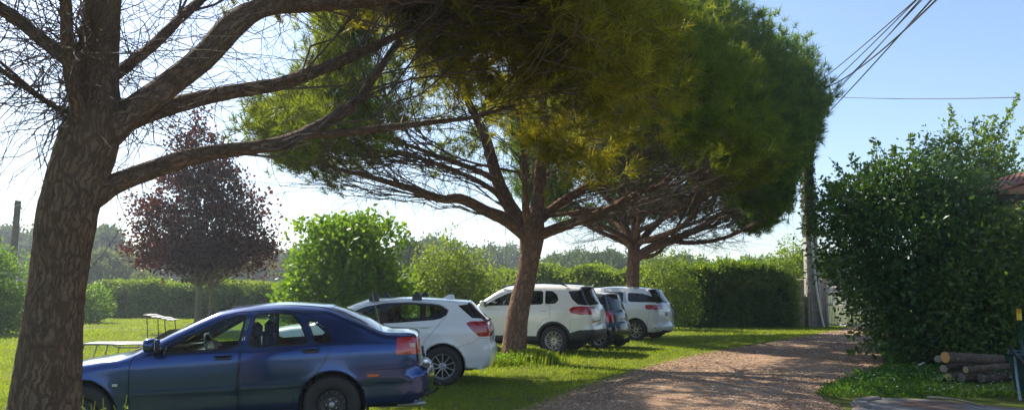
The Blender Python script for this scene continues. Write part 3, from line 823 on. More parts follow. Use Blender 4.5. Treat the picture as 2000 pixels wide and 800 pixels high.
def car_hatch():
    L = 4.32
    S = dict(L=L, W=1.765, ra=3.47, fa=.78, arch=.355, wr=.317, wz=.325, sill=.21, rear_bot=.27, rim_r=.215, rim='alloy', spokes=5, twin=True, tin=.32, tout=.30, sw=.022, roundel=True,
        paint='white', plan=.07, flare=.016,
        belt=[(0, .87), (1.4, .955), (3.4, 1.04), (4.32, 1.06)],
        section=[(-0.9, 0.12), (-0.78, 0.06), (-0.66, .035), (-0.60, .02), (-0.35, 0.004), (-0.2, 0.0), (-0.1, 0.012), (-.08, .016), (0.0, 0.045), (0.15, .10), (0.35, 0.21), (.5, .32)],
        bulge=[('front_bumper', .09), ('hood', .035), ('windscreen', .07), ('roof', .025), ('rear_window', .05), ('rear_face', .045), ('rear_bumper', .06)],
        prof=[(.12, .2, .05, 'front_bumper'), (.03, .3, .3), (0, .5, .32), (.05, .66, .28), (.15, .74, .2, 'hood'), (.4, .84, .12), (.9, .93, .1), (1.3, .985, .08, 'windscreen'),
              (1.75, 1.20, .08), (2.1, 1.325, .09), (2.27, 1.36, .1, 'roof'), (2.7, 1.395, .1), (3.1, 1.392, .1), (3.5, 1.372, .09), (3.83, 1.345, .07), (3.875, 1.325, .05, 'rear_window'),
              (3.98, 1.20, .10), (4.12, 1.05, .13), (4.18, 1.005, .15, 'rear_face'), (4.235, .88, .20), (4.235, .72, .22), (4.25, .65, .24, 'rear_bumper'), (4.275, .58, .26), (4.27, .47, .28), (4.22, .33, .28), (4.12, .25, .18)])
    dlo = soften([(1.52, .975), (1.9, 1.155), (2.2, 1.27), (2.5, 1.325), (2.9, 1.335), (3.25, 1.318), (3.42, 1.29), (3.55, 1.21), (3.52, 1.13), (3.43, 1.075), (3.3, 1.05), (2.6, 1.0)])
    fg = soften([(1.72, 1.00), (2.0, 1.15), (2.2, 1.235), (2.42, 1.29), (2.44, 1.015)]); rg = soften([(2.56, 1.02), (2.575, 1.30), (3.08, 1.292), (3.10, 1.055)])
    qg = soften([(3.19, 1.065), (3.18, 1.287), (3.34, 1.265), (3.42, 1.205), (3.40, 1.115), (3.33, 1.075)])
    rd = [(2.52, .25), (2.50, 1.0), (2.53, 1.345), (3.2, 1.34), (3.43, 1.30), (3.565, 1.215), (3.50, 1.08), (3.25, .80), (3.10, .60), (3.05, .42), (3.02, .25)]
    fd = [(1.22, .25), (1.2, .85), (1.3, .95), (1.6, 1.04), (2.2, 1.30), (2.52, 1.345), (2.49, 1.0), (2.51, .25)]
    S['side'] = [('fwin', 'window', 'glass', fg, 0, None), ('rwin', 'window', 'glass', rg, 0, None), ('qwin', 'quarter_window', 'glass', qg, 0, None),
        ('dlo', 'window_trim', 'black', dlo, 0, None),
        ('fdoor', 'front_door', 'white', fd, .005, SEAM), ('rdoor', 'rear_door', 'white', rd, .005, SEAM),
        ('rwing', 'rear_window_side', 'black', [(3.70, 1.285), (3.86, 1.305), (3.9, 1.40), (4.3, 1.11), (4.09, 1.075), (3.94, 1.085)], 0, None),
        ('lamp', 'tail_lamp', 'lamp_red', soften([(3.84, 1.0), (3.92, 1.035), (4.6, 1.03), (4.6, .79), (4.06, .785), (3.95, .88)]), 0, None),
        ('bumper', 'bumper', 'white', [(3.60, .2), (3.72, .62), (3.95, .70), (4.05, .765), (4.6, .74), (4.6, .15)], .004, SEAM)]
    S['strip'] = [('rear_face', .79, 1.03, .60, 1.0, 'lamp'), ('rear_window', 1.22, 1.40, 0, 1, 'rear_window')]
    S['strip_parts'] = dict(front_bumper=('bumper', 'white', 'bumper_front'), hood=('bonnet', 'white', 'hood'), windscreen=('windscreen', 'glass', 'ws'), roof=('roof', 'white', 'roof'),
        rear_window=('rear_window', 'glass_dark', 'rw'), rear_face=('tailgate', 'white', 'gate'), rear_bumper=('bumper', 'white', 'bumper'), lamp=('tail_lamp', 'lamp_red', 'lamp'))
    S['cab'] = dict(z=.98, dash=1.62, front=2.15, rear=2.95, back=1.04, mir=(2.1, 1.26))
    root, sh, parts, xc = make_car('white_hatchback', 'white five door hatchback with two black roof rack feet behind the blue saloon', S, (-1.12, 12.63, 0), rad(0))
    handle(root, sh, xc, 3.16, .945, M['white'], .22); handle(root, sh, xc, 2.25, .91, M['white'], .22)
    door_mirror(root, xc, 1.62, 1.03, 1.765, M['white'])
    for x in (2.31, 3.02):
        for sd in (1, -1):
            b = MB()
            z = 1.385 if x < 2.5 else 1.40
            V = [(xc - x + dx * k, sd * (.61 + dy), z + dz) for (k, dz, wy) in ((1, -.03, .05), (1, .02, .045), (.55, .075, .035), (.45, .10, .03)) for dx, dy in ((-.075, -wy), (.075, -wy), (.075, wy), (-.075, wy))]
            F = [(l * 4 + j, l * 4 + (j + 1) % 4, l * 4 + 4 + (j + 1) % 4, l * 4 + 4 + j) for l in range(3) for j in range(4)] + [(12, 13, 14, 15)]
            b.add(V, F); b.box((xc - x, sd * .545, z + .085), (.07, .10, .03), .01)
            b.build('roof_rack_foot', M['plastic'], root)
    b = MB(); b.add([(xc - 3.38, -.02, 1.395), (xc - 3.38, .02, 1.395), (xc - 3.60, .03, 1.39), (xc - 3.60, -.03, 1.39), (xc - 3.50, 0, 1.465), (xc - 3.585, 0, 1.46)],
                    [(0, 1, 4), (1, 2, 5, 4), (3, 0, 4, 5), (2, 3, 5)]); b.build('shark_fin_aerial', M['white'], root)
    for sd in (1, -1):
        b = MB(); b.box((xc - 4.205, sd * .60, .83), (.02, .22, .03), .006); b.build('reversing_lens', M['lamp_white'], root)
    b = MB(); lump(b, (xc - 4.20, 0, 1.03), (.06, .07, .05)); b.tube([(xc - 4.19, 0, 1.03), (xc - 4.10, -.35, 1.12)], .008, 6); b.build('rear_wiper', M['plastic'], root)
    b = MB(); b.box((xc - 4.29, 0, .76), (.012, .52, .11), .004); b.build('number_plate', M['plate'], root)
    return root

def car_suv():
    L = 4.43
    S = dict(L=L, W=1.81, ra=3.47, fa=.87, arch=.385, wr=.345, wz=.36, sill=.30, rear_bot=.36, rim_r=.235, rim='alloy', spokes=10, twin=True, tin=.16, tout=.10, sw=.016, paint='white_warm', plan=.07, flare=.022,
        belt=[(0, 1.0), (1.4, 1.12), (3.4, 1.19), (4.43, 1.2)],
        section=[(-1.0, .10), (-.85, .05), (-.7, .02), (-.4, .0), (-.2, .0), (-.08, .015), (0, .05), (.15, .10), (.35, .19), (.5, .28)],
        bulge=[('front_bumper', .08), ('hood', .035), ('windscreen', .07), ('roof', .03), ('rear_window', .05), ('rear_face', .045), ('rear_bumper', .06)],
        prof=[(.14, .30, .05, 'front_bumper'), (.04, .40, .3), (0, .55, .3), (.04, .75, .28), (.14, .88, .2, 'hood'), (.5, 1.0, .12), (1.0, 1.07, .1), (1.3, 1.11, .08, 'windscreen'),
              (1.7, 1.38, .08), (2.0, 1.57, .09), (2.16, 1.62, .1, 'roof'), (2.6, 1.67, .1), (3.1, 1.68, .1), (3.7, 1.66, .1), (4.04, 1.63, .08), (4.09, 1.61, .05, 'rear_window'),
              (4.2, 1.37, .12), (4.31, 1.18, .16, 'rear_face'), (4.37, 1.05, .2), (4.39, .88, .22), (4.385, .74, .24, 'rear_bumper'), (4.42, .66, .26), (4.43, .52, .26), (4.39, .42, .26), (4.27, .36, .16)])
    fg = soften([(1.62, 1.16), (2.0, 1.37), (2.25, 1.48), (2.53, 1.53), (2.5, 1.185)]); rg = soften([(2.60, 1.19), (2.62, 1.535), (3.16, 1.54), (3.2, 1.205)])
    qg = soften([(3.25, 1.21), (3.22, 1.54), (3.40, 1.53), (3.53, 1.44), (3.58, 1.32), (3.50, 1.225)])
    rd = [(2.555, .36), (2.555, 1.57), (3.22, 1.575), (3.245, 1.19), (3.38, 1.17), (3.385, .9), (3.22, .84), (3.08, .66), (3.05, .5), (3.05, .36)]
    fd = [(1.3, .36), (1.28, 1.0), (1.4, 1.12), (1.7, 1.27), (2.2, 1.53), (2.545, 1.57), (2.545, .36)]
    flare = [(3.47 + .445 * math.cos(a), .36 + .445 * math.sin(a)) for a in np.linspace(-.3, math.pi + .3, 30)]
    flaref = [(.87 + .445 * math.cos(a), .36 + .445 * math.sin(a)) for a in np.linspace(-.3, math.pi + .3, 30)]
    S['side'] = [('fwin', 'window', 'glass', fg, .012, TRIM), ('rwin', 'window', 'glass_dark', rg, .012, TRIM), ('qwin', 'quarter_window', 'glass_dark', qg, .012, TRIM),
        ('cladding', 'cladding', 'plastic', flare, 0, None), ('cladding', 'cladding', 'plastic', flaref, 0, None),
        ('cladding', 'cladding', 'plastic', [(-.2, .2), (-.2, .46), (1, .44), (3, .44), (3.8, .50), (4.1, .60), (4.6, .62), (4.6, .2)], 0, None),
        ('fdoor', 'front_door', 'white_warm', fd, .005, SEAM), ('rdoor', 'rear_door', 'white_warm', rd, .005, SEAM),
        ('rwing', 'rear_window_side', 'black', [(3.80, 1.52), (4.06, 1.545), (4.2, 1.6), (4.5, 1.2), (4.22, 1.19), (4.06, 1.215), (3.92, 1.33)], 0, None),
        ('lamp', 'tail_lamp', 'lamp_red', soften([(3.86, 1.09), (3.95, 1.155), (4.15, 1.17), (4.6, 1.13), (4.6, .97), (4.1, .965), (3.92, 1.0)]), 0, None),
        ('bumper', 'bumper', 'white_warm', [(3.85, .5), (3.90, .86), (4.25, .88), (4.3, .96), (4.6, .96), (4.6, .5)], .004, SEAM)]
    S['strip'] = [('rear_face', .97, 1.14, .62, 1.0, 'lamp'), ('rear_bumper', 0, .60, 0, 1, 'clad')]
    S['strip_parts'] = dict(front_bumper=('bumper', 'white_warm', 'bumper_front'), hood=('bonnet', 'white_warm', 'hood'), windscreen=('windscreen', 'glass', 'ws'), roof=('roof', 'white_warm', 'roof'),
        rear_window=('rear_window', 'glass_dark', 'rw'), rear_face=('tailgate', 'white_warm', 'gate'), rear_bumper=('bumper', 'white_warm', 'bumper'), lamp=('tail_lamp', 'lamp_red', 'lamp'), clad=('cladding', 'plastic', 'cladding'))
    S['cab'] = dict(z=1.12, dash=1.65, front=2.2, rear=3.0, back=1.18, mir=(2.1, 1.46))
    g = ground(1083, 692)
    root, sh, parts, xc = make_car('white_suv', 'white four wheel drive car with silver roof rails behind the middle pine trunk', S, g, rad(21))
    handle(root, sh, xc, 3.20, 1.06, M['white_warm'], .2); handle(root, sh, xc, 2.38, 1.05, M['white_warm'], .2)
    door_mirror(root, xc, 1.66, 1.2, 1.81, M['white_warm'])
    for sd in (1, -1):
        b = MB(); b.tube([(xc - 2.05, sd * .63, 1.60), (xc - 2.15, sd * .64, 1.66), (xc - 2.5, sd * .65, 1.705), (xc - 3.1, sd * .65, 1.72), (xc - 3.6, sd * .64, 1.70), (xc - 3.75, sd * .63, 1.645)], [.02, .018, .016, .016, .018, .02], 8)
        b.build('roof_rail', M['black'], root, True)
    b = MB(); b.box((xc - 4.44, 0, .80), (.03, .56, .14), .01); b.box((xc - 4.46, .48, .83), (.10, .44, .035), .012); b.build('tailgate_trim', M['chrome'], root)
    b = MB(); b.box((xc - 4.465, 0, .79), (.008, .52, .11), .003); b.build('number_plate', M['plate'], root)
    b = MB(); lump(b, (xc - 4.33, 0, 1.24), (.06, .08, .06)); b.tube([(xc - 4.33, 0, 1.24), (xc - 4.26, .4, 1.30)], .009, 6); b.build('rear_wiper', M['plastic'], root)
    return root

def car_small():
    L = 2.70
    S = dict(L=L, W=1.56, ra=2.28, fa=.42, arch=.335, wr=.29, wz=.30, sill=.22, rear_bot=.28, rim_r=.19, rim='alloy', spokes=6, sw=.03, paint='navy', plan=.05, flare=.02,
        belt=[(0, .85), (1.4, .95), (2.7, 1.0)],
        section=[(-.9, .10), (-.7, .05), (-.5, .015), (-.3, .0), (-.1, .01), (0, .04), (.2, .10), (.4, .17), (.55, .24)],
        bulge=[('front_bumper', .10), ('hood', .05), ('windscreen', .08), ('roof', .03), ('rear_window', .08), ('rear_face', .08), ('rear_bumper', .08)],
        prof=[(.08, .22, .05, 'front_bumper'), (0, .4, .25), (.02, .6, .25), (.08, .75, .2, 'hood'), (.45, .93, .1, 'windscreen'), (.8, 1.25, .08), (1.0, 1.39, .09, 'roof'), (1.4, 1.46, .1), (1.9, 1.475, .1),
              (2.3, 1.45, .09), (2.38, 1.42, .08, 'rear_window'), (2.47, 1.2, .14), (2.53, 1.02, .16, 'rear_face'), (2.60, .88, .2), (2.63, .70, .22, 'rear_bumper'), (2.68, .62, .22), (2.70, .45, .22), (2.66, .32, .2), (2.6, .27, .1)])
    dg = soften([(.78, .98), (1.02, 1.33), (1.2, 1.38), (1.62, 1.40), (1.66, 1.0)]); qg = soften([(1.76, 1.02), (1.76, 1.38), (2.1, 1.36), (2.24, 1.05)])
    S['side'] = [('win', 'window', 'glass_dark', dg, .012, TRIM), ('qwin', 'quarter_window', 'glass_dark', qg, .012, TRIM),
        ('door', 'front_door', 'navy', [(.78, .3), (.76, .98), (1.0, 1.42), (1.69, 1.43), (1.72, .9), (1.70, .3)], .005, SEAM),
        ('lamp', 'tail_lamp', 'lamp_red', soften([(2.28, .98), (2.35, 1.02), (2.9, .93), (2.9, .72), (2.5, .72)]), 0, None)]
    S['strip'] = [('rear_face', .72, .96, .88, 1.0, 'lamp'), ('rear_face', .72, .80, 0, .45, 'band')]
    S['strip_parts'] = dict(front_bumper=('bumper', 'navy', 'bumper_front'), hood=('bonnet', 'navy', 'hood'), windscreen=('windscreen', 'glass', 'ws'), roof=('roof', 'black', 'roof'),
        rear_window=('rear_window', 'glass_dark', 'rw'), rear_face=('tailgate', 'navy', 'gate'), rear_bumper=('bumper', 'navy', 'bumper'), lamp=('tail_lamp', 'lamp_red', 'lamp'), band=('tailgate', 'black', 'gate'))
    S['cab'] = dict(z=.98, dash=.95, front=1.35, back=1.08, mir=(1.0, 1.28))
    g = ground(1171, 681)
    root, sh, parts, xc = make_car('small_dark_car', 'tiny dark navy two seat car between the two larger white cars', S, g, rad(30))
    for o in root.children:
        if o.name.startswith('roof'):
            o.data.materials[0] = simple('pale_roof', (.42, .42, .43), .3, .05)  # pale grey paints a reflection onto the dark roof
    b = MB(); b.box((xc - 2.745, 0, .52), (.012, .50, .13), .003); b.build('number_plate', M['plate'], root)
    b = MB(); lump(b, (xc - 2.64, 0, 1.0), (.06, .08, .05)); b.tube([(xc - 2.63, 0, 1.0), (xc - 2.61, -.32, 1.04)], .009, 6); b.build('rear_wiper', M['plastic'], root)
    return root

def car_mpv():
    L = 4.43
    S = dict(L=L, W=1.83, ra=3.66, fa=.87, arch=.37, wr=.33, wz=.34, sill=.22, rear_bot=.27, rim_r=.23, rim='alloy', spokes=5, twin=True, tin=.22, tout=.28, sw=.035, paint='white', plan=.07, flare=.015,
        belt=[(0, .95), (1.4, 1.08), (3.4, 1.17), (4.43, 1.2)],
        section=[(-1.0, .10), (-.85, .05), (-.7, .02), (-.4, .0), (-.2, .0), (-.08, .02), (0, .05), (.15, .11), (.3, .19), (.5, .32)],
        bulge=[('front_bumper', .10), ('hood', .05), ('windscreen', .09), ('roof', .035), ('rear_window', .07), ('rear_face', .07), ('rear_bumper', .07)],
        prof=[(.1, .22, .05, 'front_bumper'), (.02, .35, .3), (0, .55, .3), (.05, .7, .28), (.15, .8, .2, 'hood'), (.5, .93, .12), (.85, 1.02, .08, 'windscreen'), (1.3, 1.27, .08), (1.75, 1.48, .09),
              (1.95, 1.585, .1, 'roof'), (2.4, 1.64, .12), (3.0, 1.65, .12), (3.5, 1.63, .1), (3.95, 1.585, .08), (4.0, 1.565, .05, 'rear_window'), (4.15, 1.33, .14), (4.29, 1.15, .18, 'rear_face'),
              (4.35, 1.0, .22), (4.38, .8, .26), (4.37, .62, .26), (4.37, .54, .26, 'rear_bumper'), (4.43, .48, .28), (4.43, .40, .28), (4.38, .31, .25), (4.25, .27, .15)])
    fg = soften([(1.2, 1.10), (1.7, 1.37), (2.1, 1.49), (2.35, 1.51), (2.38, 1.13)]); rg = soften([(2.46, 1.14), (2.45, 1.515), (3.2, 1.51), (3.25, 1.18)])
    qg = soften([(3.42, 1.20), (3.36, 1.49), (3.85, 1.46), (4.0, 1.42), (4.5, 1.22), (4.3, 1.19)])
    rd = [(2.42, .3), (2.42, 1.56), (3.25, 1.555), (3.36, 1.2), (3.38, .9), (3.26, .74), (3.2, .5), (3.2, .3)]
    S['side'] = [('fwin', 'window', 'glass_dark', fg, .012, TRIM), ('rwin', 'window', 'glass_dark', rg, .012, TRIM), ('qwin', 'quarter_window', 'glass_dark', qg, 0, None),
        ('cpillar', 'window_trim_chrome', 'galv', [(3.22, 1.16), (3.16, 1.535), (3.26, 1.545), (3.36, 1.2), (3.4, 1.17)], 0, None),
        ('rdoor', 'rear_door', 'white', rd, .005, SEAM),
        ('lamp', 'tail_lamp', 'lamp_red', soften([(3.98, 1.03), (4.0, 1.12), (4.6, 1.11), (4.6, .96), (4.05, .97)]), 0, None),
        ('bumper', 'bumper', 'white', [(4.02, .2), (4.05, .56), (4.12, .93), (4.6, .93), (4.6, .15)], .006, SEAM)]
    S['strip'] = [('rear_face', .96, 1.12, .60, 1.0, 'lamp'), ('rear_face', .50, .93, .62, 1.0, 'rear_bumper'), ('rear_bumper', 0, .34, 0, 1, 'clad')]
    S['strip_parts'] = dict(front_bumper=('bumper', 'white', 'bumper_front'), hood=('bonnet', 'white', 'hood'), windscreen=('windscreen', 'glass', 'ws'), roof=('roof', 'white', 'roof'),
        rear_window=('rear_window', 'glass_dark', 'rw'), rear_face=('tailgate', 'white', 'gate'), rear_bumper=('bumper', 'white', 'bumper'), lamp=('tail_lamp', 'lamp_red', 'lamp'), clad=('cladding', 'plastic', 'cladding'))
    S['cab'] = dict(z=1.06, dash=1.45, front=2.1, rear=2.95, back=1.15, mir=(1.9, 1.42))
    g = ground(1243, 665)
    root, sh, parts, xc = make_car('white_people_carrier', 'white people carrier with dark red tail lamps, farthest car in the row', S, g, rad(31))
    b = MB(); b.box((xc - 4.46, 0, .83), (.012, .53, .13), .003); pl = b.build('number_plate', M['plate'], root)
    for sd in (1, -1):
        b = MB(); b.box((xc - 4.468, sd * .245, .83), (.004, .04, .128), .001); b.build('plate_band', M['plate_blue'], pl)
    b = MB()
    for k in (0, 1):
        z = 1.0 + k * .05
        for sd in (1, -1):
            b.add([(xc - 4.425, 0, z + .05), (xc - 4.425, 0, z + .075), (xc - 4.42, sd * .085, z + .005), (xc - 4.42, sd * .085, z - .02)], [(0, 1, 2, 3)])
    b.build('chevron_emblem', M['chrome'], root)
    for sd in (1, -1):
        b = MB(); b.box((xc - 4.30, sd * .70, .42), (.05, .22, .06), .015, rz=-sd * .55); b.build('reflector', M['lamp_red'], root)
    b = MB(); lump(b, (xc - 4.33, 0, 1.18), (.07, .10, .06)); b.tube([(xc - 4.33, 0, 1.18), (xc - 4.30, .38, 1.23)], .010, 6); b.build('rear_wiper', M['plastic'], root)
    b = MB(); b.tube([(xc - 3.9, .2, 1.54), (xc - 4.02, .2, 1.72)], [.006, .003], 6); b.build('aerial', M['plastic'], root)
    return root
for f in (car_blue, car_hatch, car_suv, car_small, car_mpv): f()
# ------------------------------------------------------------------ vegetation materials
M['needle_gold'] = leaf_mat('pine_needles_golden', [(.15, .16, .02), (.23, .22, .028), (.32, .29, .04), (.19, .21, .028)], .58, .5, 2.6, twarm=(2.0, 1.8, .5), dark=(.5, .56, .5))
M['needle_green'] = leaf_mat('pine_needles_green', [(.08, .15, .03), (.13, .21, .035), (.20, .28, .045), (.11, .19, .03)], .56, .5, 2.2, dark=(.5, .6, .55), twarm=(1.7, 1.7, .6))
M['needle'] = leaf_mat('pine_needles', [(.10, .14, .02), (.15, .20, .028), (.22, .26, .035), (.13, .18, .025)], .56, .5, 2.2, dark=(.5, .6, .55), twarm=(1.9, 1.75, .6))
M['leaf_bright'] = leaf_mat('leaf_bright_green', [(.09, .18, .018), (.13, .24, .022), (.19, .30, .03)], .5, .4, 1.5)
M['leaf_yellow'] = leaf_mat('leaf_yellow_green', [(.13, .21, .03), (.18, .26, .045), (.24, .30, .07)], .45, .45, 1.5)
M['leaf_dark'] = leaf_mat('leaf_dark_green', [(.04, .095, .022), (.06, .13, .026), (.09, .17, .034), (.05, .11, .025)], .35, .38, 1.2, spec=.28)
M['leaf_mid'] = leaf_mat('leaf_mid_green', [(.08, .16, .025), (.12, .21, .03), (.17, .26, .04)], .5, .4, 1.2)
M['leaf_vib'] = leaf_mat('leaf_viburnum', [(.05, .11, .022), (.08, .15, .028), (.12, .19, .035), (.20, .22, .05)], .4, .4, 1.0, spec=.28)
M['leaf_red'] = leaf_mat('leaf_dark_red', [(.03, .011, .013), (.048, .016, .017), (.07, .022, .018), (.11, .045, .024)], .36, .45, 1.2, twarm=(2.2, 1.2, .7), spec=.15)
M['leaf_rust'] = leaf_mat('leaf_rust_green', [(.10, .055, .025), (.13, .085, .03), (.09, .09, .03)], .45, .4, 1.2, twarm=(2.0, 1.3, .6))
M['leaf_far'] = leaf_mat('leaf_far_green', [(.06, .105, .04), (.08, .13, .045), (.10, .15, .05)], .3, .6, .15)
M['leaf_far_pale'] = leaf_mat('leaf_far_pale', [(.13, .17, .09), (.16, .20, .10), (.19, .23, .12)], .3, .6, .15)
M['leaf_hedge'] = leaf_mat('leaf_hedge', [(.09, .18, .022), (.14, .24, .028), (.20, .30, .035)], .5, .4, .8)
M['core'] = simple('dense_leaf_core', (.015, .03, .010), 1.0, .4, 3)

# ------------------------------------------------------------------ leaves
def leaf_quads(P, D, L, Wd):
    """rhombus leaves at P pointing along D"""
    n = len(P)
    D = unit(D); R = unit(np.cross(D, RNG.normal(size=(n, 3))))
    L = np.broadcast_to(L, n)[:, None]; Wd = np.broadcast_to(Wd, n)[:, None]
    N = np.cross(D, R)
    V = np.stack([P, P + D * L * .45 + R * Wd * .5 + N * L * .05, P + D * L, P + D * L * .45 - R * Wd * .5 + N * L * .05], 1).reshape(-1, 3)
    F = np.arange(4 * n).reshape(-1, 4)
    return V, F

def blob_points(blobs, nclump, per, sig, shell=.30, rough=.22, seed=0, up=0.0):
    """clumped points near the surface of lumpy ellipsoids; returns P, outward dirs"""
    b = np.array(blobs, float)
    wt = (b[:, 3] * b[:, 4] + b[:, 4] * b[:, 5] + b[:, 3] * b[:, 5]); wt /= wt.sum()
    k = RNG.choice(len(b), nclump, p=wt)
    d = unit(RNG.normal(size=(nclump, 3)))
    r = 1 - shell * RNG.random(nclump) ** 1.6 * (1 + 1.2 * (RNG.random(nclump) < .25))
    r = r * (1 + rough * vnoise(d * 2.2 + k[:, None] * 3.1, seed))
    c = b[k, :3] + d * b[k, 3:] * r[:, None]
    out = unit(d / b[k, 3:] + np.array([0, 0, up]))
    P = np.repeat(c, per, 0) + RNG.normal(size=(nclump * per, 3)) * sig * np.repeat(RNG.uniform(.5, 1.4, nclump), per)[:, None]
    O = np.repeat(out, per, 0)
    return P, O, c

def foliage(name, parent, blobs, mat, nclump, per, sig, L, shell=.3, rough=.22, seed=0, zmin=0.02, asp=.55, up=.3, droop=0.0, rnd=.9):
    P, O, c = blob_points(blobs, nclump, per, sig, shell, rough, seed, up)
    m = P[:, 2] > zmin
    P, O = P[m], O[m]
    D = O * .8 + RNG.normal(size=P.shape) * rnd + np.array([0, 0, -droop])
    ln = L * RNG.uniform(.6, 1.25, len(P))
    V, F = leaf_quads(P, D, ln, ln * asp)
    return mk(name, V, F, mat, parent), c

def stems(base, tips, r0, r1=.006, K=7, bend=.25, n=5, sag=0.0):
    """curved tubes base->tips, arrays (N,3)"""
    base = np.broadcast_to(base, tips.shape)
    t = np.linspace(0, 1, K)[None, :, None]
    d = tips - base; ln = np.linalg.norm(d, axis=1)[:, None, None]
    mid = base[:, None] + d[:, None] * .5 + np.array([0, 0, 1.0]) * ln * bend * .5 + RNG.normal(size=(len(tips), 1, 3)) * ln * .06
    P = base[:, None] * (1 - t) ** 2 + mid * 2 * t * (1 - t) + tips[:, None] * t ** 2
    P = P + RNG.normal(size=P.shape) * ln * .008 * (t * (1 - t) * 4)
    R = (r0 * (1 - t[..., 0]) + r1 * t[..., 0]) * np.ones((len(tips), 1))
    return tube_grid(P, R, n)

def broadleaf(name, label, cat, base, blobs, mat, nclump, per, sig, L, trunk_r, fork, group=None, wood=None, seed=0, shell=.3, rough=.22, nst=24, part='crown', wname='trunk', **kw):
    """tree or shrub whose blobs are given relative to the base"""
    root = tag(empty(name, base), label, cat, group)
    cr, c = foliage(part, root, blobs, mat, nclump, per, sig, L, shell, rough, seed, **kw)
    tips = c[RNG.choice(len(c), min(nst, len(c)), replace=False)]
    tips = tips[tips[:, 2] > fork * 0.8] if fork else tips
    V1, F1, U1 = stems(np.array([[0, 0, fork * .9]]) if fork else np.zeros((1, 3)) + RNG.normal(size=tips.shape) * [.12, .12, 0], tips, max(trunk_r * .45, .012), .006, 7, .15)
    VV, FF, UU = [V1], [F1], [U1]
    if fork:
        p = catmull([(0, 0, -.1, trunk_r * 1.35), (0.01, 0, fork * .3, trunk_r), (.02, .01, fork, trunk_r * .8), (0, 0, fork * 1.0 + blobs[0][5] * .9, trunk_r * .25)], 14)
        V2, F2, U2 = tube_grid(p[None, :, :3], p[None, :, 3], 10); VV.append(V2); FF.append(F2 + len(V1)); UU.append(U2)
    mk(wname, np.vstack(VV), np.vstack(FF), wood or M['twig_light'], root, True, np.vstack(UU))
    return root

# ------------------------------------------------------------------ pines
def smooth_limb(ctrl, m=22):
    return catmull(ctrl, m)

def bark_tube(path, n, amp, seed):
    """thick rough trunk: path (K,4)"""
    K = len(path)
    a = np.arange(n) * 2 * math.pi / n
    L = np.concatenate([[0], np.cumsum(np.linalg.norm(np.diff(path[:, :3], axis=0), axis=1))])
    g = np.stack([np.broadcast_to(np.cos(a)[None], (K, n)) * path[:, 3:4] * 1.0, np.broadcast_to(np.sin(a)[None], (K, n)) * path[:, 3:4], np.broadcast_to(L[:, None], (K, n))], -1).reshape(-1, 3)
    v = vnoise(g * [9, 9, 3.2], seed) * .5 + np.abs(vnoise(g * [26, 26, 8], seed + 1)) * .55 + vnoise(g * [60, 60, 24], seed + 2) * .22
    v = v - v.mean()
    rough = 1 + (amp / np.repeat(path[:, 3], n).clip(.03)) * v + .06 * vnoise(g * [3, 3, 1.6], seed + 3)
    return tube_grid(path[None, :, :3], path[None, :, 3], n, rough.reshape(1, K, n))

def needle_tufts(P, D, m, L, w, spread=.75, back=.16):
    n = len(P)
    D = unit(D)
    Pn = np.repeat(P, m, 0); Dn = np.repeat(D, m, 0)
    s = RNG.random((n * m, 1))
    st = Pn - Dn * back * s
    nd = unit(Dn * RNG.uniform(.35, 1.0, (n * m, 1)) + unit(RNG.normal(size=(n * m, 3))) * spread)
    ln = (L * RNG.uniform(.65, 1.2, (n * m, 1)))
    side = unit(np.cross(nd, RNG.normal(size=nd.shape))) * w * .5
    V = np.stack([st - side, st + side, st + nd * ln], 1).reshape(-1, 3)
    return V, np.arange(len(V)).reshape(-1, 3)

